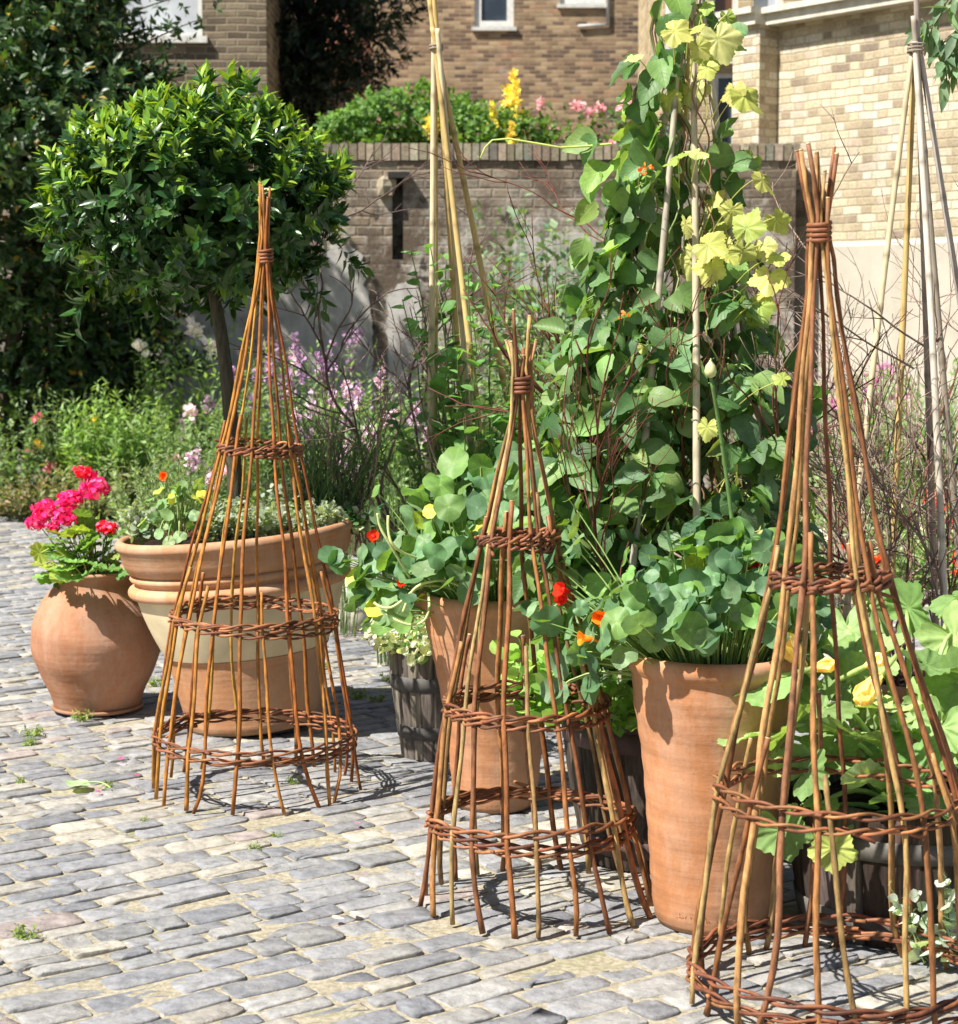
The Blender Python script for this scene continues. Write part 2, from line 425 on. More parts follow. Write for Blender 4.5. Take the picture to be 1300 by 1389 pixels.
# ------------------------------------------------------------------ walls and houses
def wall_panel(b, x0, x1, z0, z1, y, th, ops=(), top=True):
    """front face at y (facing -y) with rectangular openings (x0,x1,z0,z1), reveals th deep"""
    X = sorted({x0, x1, *[o[0] for o in ops], *[o[1] for o in ops]}); Z = sorted({z0, z1, *[o[2] for o in ops], *[o[3] for o in ops]})
    X = [x for x in X if x0 <= x <= x1]; Z = [z for z in Z if z0 <= z <= z1]
    q = lambda *p: b.add(p, np.array([[0, 1, 2, 3]]))
    for i in range(len(X) - 1):
        for j in range(len(Z) - 1):
            a, c, d, e = X[i], X[i + 1], Z[j], Z[j + 1]
            if any(o[0] <= a and c <= o[1] and o[2] <= d and e <= o[3] for o in ops): continue
            q((a, y, d), (c, y, d), (c, y, e), (a, y, e))
    for a, c, d, e in ops:
        e2 = min(e, z1); d2 = max(d, z0); Y = y + th
        q((a, y, d2), (a, Y, d2), (a, Y, e2), (a, y, e2)); q((c, y, d2), (c, y, e2), (c, Y, e2), (c, Y, d2))
        q((a, y, d2), (c, y, d2), (c, Y, d2), (a, Y, d2)); q((a, y, e2), (a, Y, e2), (c, Y, e2), (c, y, e2))
    Y = y + th + .1
    q((x0, y, z0), (x0, y, z1), (x0, Y, z1), (x0, Y, z0)); q((x1, y, z0), (x1, Y, z0), (x1, Y, z1), (x1, y, z1))
    q((x0, y, z1), (x1, y, z1), (x1, Y, z1), (x0, Y, z1)); q((x0, Y, z0), (x0, Y, z1), (x1, Y, z1), (x1, Y, z0))
PAINT = tint_mat('white_paint', .5, .4, 12, (.85, 1.1), .1, .003)
CONC = tint_mat('pale_stone', .85, .2, 9, (.75, 1.15), .3, .006)
def glass_mat(name, col, rough=.08):
    t = NT(name); o = t.obj()
    return t.done(t.bsdf(t.mix(1.0, col, t.ramp(t.noise(o, 1.3, 3), [(.35, .6), (.65, 1.3)]), 'MULTIPLY'), rough, .6))
def window(root, x0, x1, z0, z1, y, th, pane, bar=None, fw=.06, sill=True):
    f = MB(); yy = y + th * .55
    f.box(((x0 + x1) / 2, yy, z0 + fw / 2), (x1 - x0, .06, fw), (.72, .72, .69)); f.box(((x0 + x1) / 2, yy, z1 - fw / 2), (x1 - x0, .06, fw), (.72, .72, .69))
    for x in (x0 + fw / 2, x1 - fw / 2): f.box((x, yy, (z0 + z1) / 2), (fw, .06, z1 - z0 - 2 * fw), (.72, .72, .69))
    if bar: f.box(((x0 + x1) / 2, yy - .012, bar), (x1 - x0 - 2 * fw, .06, fw * .8), (.72, .72, .69))
    fr = f.build('window', PAINT, root, smooth=False)
    p = MB(); p.box(((x0 + x1) / 2, yy + .02, (z0 + z1) / 2), (x1 - x0 - 2 * fw, .012, z1 - z0 - 2 * fw)); p.build('pane', pane, fr, smooth=False)
    if sill:
        s_ = MB(); s_.box(((x0 + x1) / 2, y - .02 + th * .25, z0 - .035), (x1 - x0 + .12, th * .5 + .1, .07), (.62, .61, .57)); s_.build('sill', CONC, fr, smooth=False)

# --- old garden wall at the back
GW = 16.0
OLDBRICK = brick_mat('old_wall_brick', [(0, (.085, .065, .052)), (.3, (.19, .145, .105)), (.55, (.27, .215, .155)), (.8, (.33, .285, .225)), (1, (.21, .12, .08))], (.24, .20, .15), (.225, .078), .013, False, (.42, 1.35), .006, .9,
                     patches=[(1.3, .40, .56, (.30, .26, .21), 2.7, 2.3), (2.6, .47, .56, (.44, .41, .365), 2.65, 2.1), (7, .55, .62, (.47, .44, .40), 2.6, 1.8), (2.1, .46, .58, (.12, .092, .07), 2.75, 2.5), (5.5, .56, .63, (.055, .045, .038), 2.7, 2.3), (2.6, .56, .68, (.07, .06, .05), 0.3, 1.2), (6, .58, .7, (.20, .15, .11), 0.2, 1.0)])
wl = thing('garden_wall', 'old weathered brick garden wall with flaking render and a brick coping, behind the flower bed', 'wall', (0, GW, 0))
b = MB()
sx0, sx1 = at(531, 0, GW)[0], at(546, 0, GW)[0]; sz0, sz1 = at(0, 352, GW)[2], at(0, 240, GW)[2]
wall_panel(b, -7, 2.62, 0, 2.725, 0, .22, [(sx0, sx1, sz0, sz1)])
b.box(((sx0 + sx1) / 2, .24, (sz0 + sz1) / 2), (sx1 - sx0 + .05, .03, sz1 - sz0 + .05))
b.build('wall', OLDBRICK, wl, smooth=False)
rng = np.random.default_rng(11)
cp = MB(); x = -7.0
while x < 2.6:
    w_ = rng.uniform(.066, .078); c_ = pick(rng, [(.30, .26, .19), (.36, .31, .23), (.25, .21, .15), (.33, .27, .2), (.22, .2, .17)], 1, .15)[0]
    cp.box((x + w_ / 2, .155 + rng.normal(0, .003), 2.797 + rng.normal(0, .003)), (w_ - .011, .36, .138), c_); x += w_
cp.box((-2.2, .16, 2.79), (9.58, .33, .12), (.22, .19, .14))
cp.build('coping', tint_mat('coping_brick', .9, .15, 30, (.65, 1.25), .5, .006), wl, smooth=False)
def slab(root, name, pts, y0, y1, mat, col=(1, 1, 1), D=GW, rag=0.0, seed=0):
    r_ = np.random.default_rng(seed); P = [at(px, py, D) for px, py in pts]; o = []
    for i in range(len(P)):
        a, c = P[i], P[(i + 1) % len(P)]; n_ = max(1, int(np.linalg.norm(c - a) / .05)) if rag else 1
        for k in range(n_): o.append(a + (c - a) * k / n_ + (r_.normal(size=3) * rag if k or rag else 0))
    o = np.array(o); n = len(o); m = MB(); c = o.mean(0)
    v = [(p[0], y0, p[2]) for p in o] + [(p[0], y1, p[2]) for p in o]
    j = np.arange(n); j2 = (j + 1) % n
    m.add(v, [j[::-1][None, :], np.stack([j, n + j, n + j2, j2], -1)], col)
    return m.build(name, mat, root, smooth=False)
tr = NT('flaking_render'); o_ = tr.obj()
rc = tr.ramp(tr.noise(o_, 2.4, 6, .7), [(.25, (.20, .18, .155)), (.5, (.46, .44, .41)), (.75, (.62, .60, .57))])
rc = tr.mix(tr.ramp(tr.noise(tr.mapping(o_, (9, 9, .7)), 1, 4), [(.5, 0.0), (.75, .5)]), rc, (.14, .12, .10))
RENDERM = tr.done(tr.bsdf(rc, .9, .15, tr.bump(tr.noise(o_, 18, 6), .5, .01)))
slab(wl, 'render_patch', [(190, 420), (250, 408), (300, 398), (400, 372), (440, 345), (470, 332), (490, 342), (497, 380), (505, 450), (512, 580), (180, 600)][::-1], -.014, 0.0, RENDERM, rag=.016, seed=2)
slab(wl, 'render_patch', [(524, 408), (545, 380), (566, 384), (574, 420), (570, 470), (578, 580), (528, 580)][::-1], -.012, 0.0, RENDERM, rag=.014, seed=3)
slab(wl, 'render_patch', [(690, 330), (760, 318), (840, 322), (905, 340), (900, 420), (820, 470), (740, 440), (700, 400)][::-1], -.01, 0.0, RENDERM, rag=.018, seed=4)
kb = MB(); k0 = at(524, 253, GW); kb.lathe([(.001, -.09), (.07, -.075), (.085, 0), (.075, .055), (.03, .085), (.001, .085)], 7, (.36, .31, .23), lambda th, z: .012 * np.sin(3 * th + 20 * z))
kb.v[0] = kb.v[0] + np.array([k0[0], -.02, k0[2]]); kb.build('stone_block', CONC, wl, smooth=False)
kb = MB(); k0 = at(541, 238, GW); kb.box((k0[0], -.05, k0[2]), (.17, .1, .05), (.03, .028, .027)); kb.build('iron_bracket', tint_mat('old_iron', .7, .3), wl, smooth=False)

# --- yellow stock brick side wall on the right
YEL = brick_mat('yellow_stock_brick', [(0, (.20, .16, .125)), (.1, (.30, .24, .175)), (.25, (.41, .335, .23)), (.4, (.49, .41, .285)), (.55, (.54, .465, .33)), (.68, (.60, .545, .42)), (.78, (.45, .36, .275)), (.88, (.62, .575, .48)), (.95, (.38, .32, .26)), (1, (.40, .28, .21))], (.40, .34, .225), (.205, .069), .011, True, (.8, 1.12), .003, .6)
RP = thing('side_wall', 'sunlit yellow brick wall with pale cornice and rendered base at the right', 'wall', (2.55, 16.6, 0), rot=(0, 0, math.atan2(-.801, .598)))
b = MB()
b.add([(0, 0, 2.05), (6, 0, 2.05), (6, 0, 3.9), (0, 0, 3.9)], np.array([[0, 1, 2, 3]]))
b.add([(0, .3, 0), (6, .3, 0), (6, .3, 3.9), (0, .3, 3.9)], np.array([[3, 2, 1, 0]]))
b.build('wall', YEL, RP, smooth=False)
b = MB(); b.box((-.16, .04, 1.95), (.32, .52, 3.9)); b.build('pier', YEL, RP, smooth=False)
b = MB(); v0 = -.03; b.add([(0.002, v0, -.02), (6, v0, -.02), (6, v0, 2.02), (0.002, v0, 2.02), (6, .0, 2.06), (.002, .0, 2.06)], np.array([[0, 1, 2, 3], [3, 2, 4, 5]]))
tp = NT('cement_render'); o_ = tp.obj()
pc = tp.ramp(tp.noise(o_, 2.2, 5, .65), [(.3, (.40, .37, .305)), (.7, (.52, .485, .41))])
pc = tp.mix(tp.ramp(tp.noise(tp.mapping(o_, (6, 6, .5)), 1, 4), [(.52, 0.0), (.8, .45)]), pc, (.36, .33, .26))
b.build('rendered_base', tp.done(tp.bsdf(pc, .9, .15, tp.bump(tp.noise(o_, 25, 5), .3, .006))), RP, smooth=False)
b = MB()
for z, d, h in ((3.945, .06, .09), (4.015, .11, .05)):
    b.box((3.0 - .003, .10, z), (6.0, .4 + 2 * d, h), (.60, .56, .47)); b.box((-.16 - d / 2, .04, z + .002), (.32 + d, .52 + 2 * d, h), (.60, .56, .47))
b.build('cornice', CONC, RP, smooth=False)


def house(name, label, x0, x1, y, ztop, mat, wins, th=.16, roofcol=(.09, .085, .09), depth=6.0):
    r_ = thing(name, label, 'house', ((x0 + x1) / 2, y, 0)); cx = (x0 + x1) / 2
    b = MB(); wall_panel(b, x0 - cx, x1 - cx, 0, ztop, 0, th, [(w[0] - cx, w[1] - cx, w[2], w[3]) for w in wins])
    Yb = depth
    for xx in (x0 - cx, x1 - cx): b.add([(xx, th + .1, 0), (xx, Yb, 0), (xx, Yb, ztop), (xx, th + .1, ztop)], np.array([[0, 1, 2, 3]]))
    b.build('wall', mat, r_, smooth=False)
    rf = MB(); xa, xb = x0 - cx - .3, x1 - cx + .3
    rf.add([(xa, -.35, ztop), (xb, -.35, ztop), (xb, Yb / 2, ztop + 2.2), (xa, Yb / 2, ztop + 2.2), (xb, Yb + .3, ztop), (xa, Yb + .3, ztop)], [np.array([[0, 1, 2, 3], [3, 2, 4, 5], [0, 5, 4, 1]]), np.array([[0, 3, 5], [1, 4, 2]])], roofcol)
    rf.build('roof', tint_mat('slate_roof', .7, .3, 14), r_, smooth=False)
    for w in wins: window(r_, w[0] - cx, w[1] - cx, w[2], w[3], 0, th, w[4], w[5] if len(w) > 5 else None, w[6] if len(w) > 6 else .06)
    return r_
def zx(px, D): return at(px, 0, D)[0]
def zz(py, D): return at(650, py, D)[2]
G_LIGHT = glass_mat('curtained_glass', (.52, .55, .58), .25); G_DARK = glass_mat('dark_glass', (.05, .065, .085), .06); G_AMB = glass_mat('dim_room_glass', (.10, .045, .02), .1)
D1 = 21.0
BR_L = brick_mat('grey_stock_brick', [(0, (.08, .06, .045)), (.35, (.17, .135, .095)), (.7, (.24, .19, .13)), (1, (.30, .25, .18))], (.28, .24, .17), (.225, .076), .016, False, (.65, 1.15))
house('brick_house', 'grey brick house with a large pale window behind the left shrub', -9.0, zx(361, D1), D1, 6.6, BR_L, [(zx(148, D1), zx(274, D1), zz(50, D1), zz(50, D1) + 1.75, G_LIGHT, None, .05)])
D2 = 38.0
BR_B = brick_mat('brown_stock_brick', patches=[(.9, .60, .72, (.42, .38, .33), 9.0, 8.0), (1.6, .56, .68, (.13, .10, .085), 9.0, 8.0)], stops= [(0, (.10, .07, .06)), (.3, (.22, .145, .095)), (.55, (.33, .23, .14)), (.8, (.42, .31, .19)), (.93, (.34, .15, .09)), (1, (.15, .12, .12))], mortar=(.34, .27, .18), size=(.225, .078), joint=.012, flemish=False, dirt=(.72, 1.2))
hb = house('brick_house', 'wide brown brick house at the back with small white framed windows', zx(250, D2), zx(905, D2), D2, 9.2, BR_B,
      [(zx(644, D2), zx(697, D2), zz(37, D2), zz(37, D2) + 1.5, G_DARK, None, .13), (zx(760, D2), zx(822, D2), zz(6, D2), zz(6, D2) + 1.4, G_DARK, None, .13)])
hc = hb.location
dp = MB(); X1 = zx(819, D2) - hc[0]; dp.tube([(X1 + .08, -.05, 8.9), (X1 + .08, -.05, zz(34, D2)), ], .03, 8, (.5, .5, .5)); dp.tube([(X1 + .05, -.05, zz(34, D2)), (X1 - .5, -.05, zz(36, D2))], .03, 8, (.5, .5, .5)); dp.build('waste_pipe', PAINT, hb)
D3 = 20.0
BR_R = brick_mat('pale_yellow_brick', [(0, (.30, .22, .14)), (.4, (.48, .37, .22)), (.8, (.56, .45, .29)), (1, (.46, .32, .2))], (.50, .43, .29), (.225, .075), .012, True, (.85, 1.1))
hr = house('brick_house', 'pale yellow brick house with white sash windows behind the bean canes', zx(900, D3), 9.0, D3, 7.0, BR_R,
      [(zx(964, D3), zx(1002, D3), zz(78, D3), zz(78, D3) + 1.5, G_AMB, zz(28, D3), .05), (zx(970, D3), zx(1003, D3), zz(205, D3), zz(98, D3), G_DARK, None, .05), (zx(1022, D3), zx(1063, D3), zz(24, D3), zz(24, D3) + 1.3, G_LIGHT, None, .06)], depth=3.1)
dp = MB(); X1 = zx(909, D3) - hr.location[0]; dp.tube([(X1, -.07, 2.5), (X1, -.07, 6.9)], .05, 10, (.6, .6, .58)); dp.build('downpipe', PAINT, hr)
D4 = 30.0
tb = NT('red_tiles'); 
hp = house('brick_house', 'small house with a red tiled roof half hidden by the dark tree', zx(330, D4), zx(452, D4), D4, zz(75, D4), brick_mat('red_brick', [(0, (.2, .09, .06)), (1, (.36, .17, .11))], (.4, .34, .26)), [], roofcol=(.40, .17, .11))
# ------------------------------------------------------------------ terracotta
def terracotta(name, base, pale, streak=1.0):
    t = NT(name); o = t.obj(); sp = t.n('ShaderNodeSeparateXYZ'); t.l(o, sp.inputs[0])
    c = t.ramp(t.noise(o, 5, 6, .65), [(.25, tuple(x * .78 for x in base)), (.5, base), (.75, tuple(min(1, x * 1.25) for x in base))])
    st = t.noise(t.mapping(o, (3, 3, 40)), 1.5, 4)
    c = t.mix(1.0, c, t.ramp(st, [(.3, .93), (.7, 1.07)]), 'MULTIPLY')
    bl = t.math('MULTIPLY', t.ramp(t.noise(t.mapping(o, (1, 1, .28)), 5.5, 6, .75), [(.42, 0.0), (.66, .8)]), streak)
    c = t.mix(bl, c, pale)
    c = t.mix(t.ramp(t.noise(o, 70, 3), [(.62, 0.0), (.75, .35)]), c, tuple(x * .45 for x in base))
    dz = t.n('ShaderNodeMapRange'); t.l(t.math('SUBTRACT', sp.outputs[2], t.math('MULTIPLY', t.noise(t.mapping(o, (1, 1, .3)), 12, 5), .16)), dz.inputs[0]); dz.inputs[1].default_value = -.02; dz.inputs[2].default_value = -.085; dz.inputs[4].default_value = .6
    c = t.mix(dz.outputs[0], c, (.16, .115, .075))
    c = t.mix(1.0, c, t.attr(), 'MULTIPLY')
    w = t.n('ShaderNodeTexWave', wave_type='BANDS', bands_direction='Z'); w.inputs['Scale'].default_value = 14; w.inputs['Distortion'].default_value = 2.0; w.inputs['Detail'].default_value = 2
    t.l(o, w.inputs[0])
    h = t.math('ADD', t.math('MULTIPLY', w.outputs['Fac'], .12), t.math('ADD', t.noise(o, 45, 5), t.math('MULTIPLY', st, .8)))
    return t.done(t.bsdf(c, .82, .2, t.bump(h, .35, .004)))
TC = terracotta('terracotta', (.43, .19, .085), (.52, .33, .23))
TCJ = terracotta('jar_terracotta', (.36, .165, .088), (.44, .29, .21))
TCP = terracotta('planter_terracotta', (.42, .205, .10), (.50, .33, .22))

def spline(prof, n=40):
    p = np.array(prof, float); d = np.concatenate([[0], np.cumsum(np.hypot(*np.diff(p, axis=0).T))])
    s_ = np.linspace(0, d[-1], n); m = np.gradient(p, d, axis=0); out = []
    for s in s_:
        i = min(max(np.searchsorted(d, s) - 1, 0), len(d) - 2); h = d[i + 1] - d[i]; t = (s - d[i]) / h
        out.append((2 * t ** 3 - 3 * t ** 2 + 1) * p[i] + (t ** 3 - 2 * t ** 2 + t) * h * m[i] + (-2 * t ** 3 + 3 * t ** 2) * p[i + 1] + (t ** 3 - t ** 2) * h * m[i + 1])
    return [tuple(x) for x in out]
def soil_disc(root, r, z, seed=0):
    b = MB(); n = 40; rr = np.random.default_rng(seed)
    rings = [(r * q, z + .012 * (1 - q)) for q in (1, .8, .6, .4, .2)]
    b.lathe(rings + [(.001, z + .014)], n, None, lambda th, zz_: 0 * th + 0 * zz_)
    b.v[0][:, 2] += rr.normal(0, .006, len(b.v[0])); b.build('soil', COMPOST, root)

def long_tom(label, base, h, rb, rt, seed):
    root = thing('terracotta_pot', label, 'plant pot', base)
    k = h / .65
    out = spline([(rb - .006, 0), (rb, .006), (rb + .004, .03), (rb + .02 * rt / .205, .21 * k), (rb + (rt - rb) * .52, .40 * k), (rb + (rt - rb) * .86, .56 * k), (rt - .008, .595 * k)], 36)
    lip = [(rt - .004, .604 * k), (rt + .004, .612 * k), (rt + .008, .628 * k), (rt + .004, .642 * k), (rt - .006, h), (rt - .018, h - .002), (rt - .026, h - .012), (rt - .03, h - .05), (rt - .045, h - .1)]
    b = MB(); b.lathe([(.001, 0.002)] + out + lip, 72, None, lambda th, z: .0016 * np.sin(2 * th + 1) + .0012 * np.sin(9 * z * 10 + 3 * th))
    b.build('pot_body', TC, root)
    soil_disc(root, rt - .032, h - .055, seed)
    return root
P3 = gnd(965, 1249); P2 = gnd(672, 1092)
pot3 = long_tom('tall tapering terracotta pot nearest the viewer, with indistinct stamped lettering near its foot', (P3[0], P3[1], .004), .672, .136, .207, 3)
pot2 = long_tom('tall terracotta pot standing behind the shortest willow cone', (P2[0], P2[1], .004), .655, .122, .226, 4)
# worn, unreadable stamped line near the foot of the front pot
rng = np.random.default_rng(8); b = MB()
for i in range(30):
    a = -PI / 2 - .75 + i * .047 + rng.normal(0, .004); z = .045 + rng.normal(0, .0015); r_ = .1423 + .0006
    if i in (5, 13, 14, 21): continue
    c_ = np.array([math.cos(a), math.sin(a), 0]); t_ = np.array([-math.sin(a), math.cos(a), 0])
    for k in range(rng.integers(2, 4)):
        p0 = c_ * r_ + t_ * rng.normal(0, .0016) + [0, 0, z + rng.uniform(-.004, .004)]; p1 = p0 + t_ * rng.normal(0, .002) + [0, 0, rng.uniform(-.004, .005)]
        b.tube([p0, p1], .0009, 5, (.75, .72, .7))
b.build('stamped_mark', TC, pot3)

# jar
PJ = gnd(133, 964)
jar = thing('terracotta_jar', 'round bellied terracotta jar holding the pink geranium, at far left', 'jar', (PJ[0], PJ[1], .004))
b = MB()
pr = spline([(.13, 0), (.15, .008), (.158, .03), (.185, .10), (.225, .19), (.239, .265), (.226, .35), (.19, .425), (.155, .468), (.143, .49)], 44) + [(.145, .502), (.158, .513), (.165, .522), (.162, .53), (.15, .531), (.14, .522), (.13, .49), (.128, .45)]
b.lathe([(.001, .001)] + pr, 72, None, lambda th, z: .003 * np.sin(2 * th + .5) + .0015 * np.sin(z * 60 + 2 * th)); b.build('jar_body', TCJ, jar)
b = MB(); b.tube([(.163 * math.cos(a), .163 * math.sin(a), .016) for a in np.linspace(0, 2 * PI, 49)], .007, 8, None, False); b.build('foot_ring', TCJ, jar)
soil_disc(jar, .132, .47, 5)

# planter with cream band; leans to the left
PP = gnd(346, 984)
planter = thing('planter', 'large wide terracotta planter with a cream middle band, under the clipped bay tree', 'planter', (PP[0], PP[1], .012), rot=(0, R(-5.2), 0))
b = MB()
b.lathe(spline([(.225, 0), (.243, .008), (.25, .06), (.268, .16), (.285, .262)], 18) + [(.292, .268), (.296, .276)], 80); b.build('base_section', TCP, planter)
CREAM = tint_mat('cream_slip', .8, .25, 7, (.82, 1.12), .25, .004)
b = MB(); b.lathe(spline([(.294, .277), (.305, .30), (.338, .38), (.362, .455), (.372, .497)], 16), 80, (.68, .57, .37)); b.build('cream_band', CREAM, planter)
b = MB(); b.lathe([(.371, .497)] + [(.378 + .022 * math.sin(a), .520 - .022 * math.cos(a)) for a in np.linspace(0, PI, 10)] + [(.372, .545), (.372, .553), (.385, .56), (.39, .57), (.386, .578), (.378, .583)], 80, (1.12, 1.12, 1.1)); b.build('roll_moulding', TCP, planter)
b = MB(); b.lathe([(.377, .583), (.395, .595), (.41, .63), (.416, .67)] + [(.410 + .018 * math.cos(a), .69 + .02 * math.sin(a)) for a in np.linspace(-.9, PI, 12)] + [(.385, .67), (.375, .6)], 80); b.build('rim', TCP, planter)
soil_disc(planter, .383, .665, 6)
# pale bits behind
PX = gnd(485, 852)
st = thing('stone_trough', 'pale weathered stone block half hidden behind the planter', 'stone block', (PX[0], PX[1], 0))
b = MB(); b.lathe(spline([(.075, 0), (.09, .02), (.095, .12), (.085, .2), (.06, .235), (.001, .245)], 18), 20, (.6, .55, .45), lambda th, z: .008 * np.sin(3 * th + 9 * z)); b.build('stone_body', CONC, st)
PB = gnd(1240, 1072)
backpot = thing('terracotta_pot', 'low terracotta pot behind the courgette leaves, holding the right hand bamboo canes', 'plant pot', (PB[0], PB[1], .004))
b = MB(); b.lathe(spline([(.001, .001), (.15, .0), (.16, .01), (.19, .2), (.21, .32)], 20) + [(.222, .325), (.226, .345), (.22, .362), (.205, .362), (.195, .33), (.19, .28)], 60); b.build('pot_body', TC, backpot); soil_disc(backpot, .193, .32, 7)
PM = gnd(628, 965)
midpot = thing('terracotta_pot', 'terracotta pot hidden in leaves behind the nasturtiums, holding the yellow bamboo canes', 'plant pot', (PM[0], PM[1], .004))
b = MB(); b.lathe(spline([(.001, .001), (.14, .0), (.15, .01), (.18, .25), (.2, .40)], 20) + [(.212, .405), (.216, .425), (.21, .44), (.195, .44), (.185, .41), (.18, .36)], 60); b.build('pot_body', TC, midpot); soil_disc(midpot, .183, .40, 8)

# ------------------------------------------------------------------ wooden tubs
WOOD = tint_mat('weathered_oak', .8, .2, 6, (.5, 1.4), .5, .006, (14, 14, 1.2))
HOOP = tint_mat('rusty_hoop', .65, .4, 25, (.6, 1.4), .4, .004)
def tub(label, base, prof, hoops, ns, col, hcol, seed):
    root = thing('wooden_tub', label, 'tub', base); r_ = np.random.default_rng(seed)
    p = np.array(spline(prof, 14)); n = ns * 8; th = np.arange(n) * 2 * PI / n; ph = (np.arange(n) % 8)
    groove = np.where(ph == 0, -.0035, 0.0)
    b = MB(); k = len(p); inner = np.array([(p[-1, 0] - .022, p[-1, 1]), (p[-1, 0] - .03, p[-1, 1] - .12)])
    pp = np.vstack([p, inner]); sh = np.repeat(r_.normal(0, .0015, ns), 8); top = np.repeat(r_.normal(0, .0012, ns), 8)
    v = []
    for i, (r, z) in enumerate(pp):
        rr = r + (groove + sh) * (1 if i < k else 0); v.append(np.stack([rr * np.cos(th), rr * np.sin(th), np.full(n, z) + top * (i >= k - 1)], -1))
    i = np.arange(len(pp) - 1)[:, None] * n; j = np.arange(n)[None, :]; j2 = (j + 1) % n
    sc_ = np.repeat(pick(r_, col, ns, .25), 8, 0); sc_ = np.where((ph == 0)[:, None], sc_ * .5, sc_)
    b.add(np.concatenate(v), np.stack([i + j, i + j2, i + n + j2, i + n + j], -1).reshape(-1, 4), np.tile(sc_, (len(pp), 1)))
    b.build('staves', WOOD, root)
    for (z0, z1) in hoops:
        r0 = np.interp(z0, p[:, 1], p[:, 0]); r1 = np.interp(z1, p[:, 1], p[:, 0]); m = MB()
        m.lathe([(r0 + .001, z0), (r0 + .0045, z0 + .001), (r1 + .0045, z1 - .001), (r1 + .001, z1)], 64, hcol, lambda t_, z: .0008 * np.sin(5 * t_)); m.build('hoop', HOOP, root)
    soil_disc(root, p[-1, 0] - .026, p[-1, 1] - .05, seed); return root
T1 = gnd(590, 1024); T2 = gnd(885, 1160); T3 = gnd(1232, 1246)
DARKW = [(.065, .048, .038), (.085, .062, .05), (.05, .038, .03), (.11, .09, .075)]
GREYW = [(.14, .115, .095), (.17, .14, .115), (.11, .09, .075), (.2, .17, .14)]
tub1 = tub('small dark wooden tub holding variegated ivy, beside the tall terracotta pot', (T1[0], T1[1], .004), [(.112, 0), (.125, .10), (.145, .24), (.158, .385)], [(.07, .115), (.235, .285)], 20, GREYW, (.075, .07, .066), 21)
tub2 = tub('large dark half barrel planted with the climbing beans, between the two front pots', (T2[0], T2[1], .004), [(.185, 0), (.215, .13), (.242, .30), (.255, .46)], [(.035, .085), (.33, .385)], 22, DARKW, (.085, .05, .045), 22)
tub3 = tub('broad dark half barrel full of courgette leaves, behind the willow cone at right', (T3[0], T3[1], .004), [(.262, 0), (.28, .09), (.295, .2), (.298, .33)], [(.02, .075), (.215, .265)], 26, DARKW, (.11, .10, .09), 23)

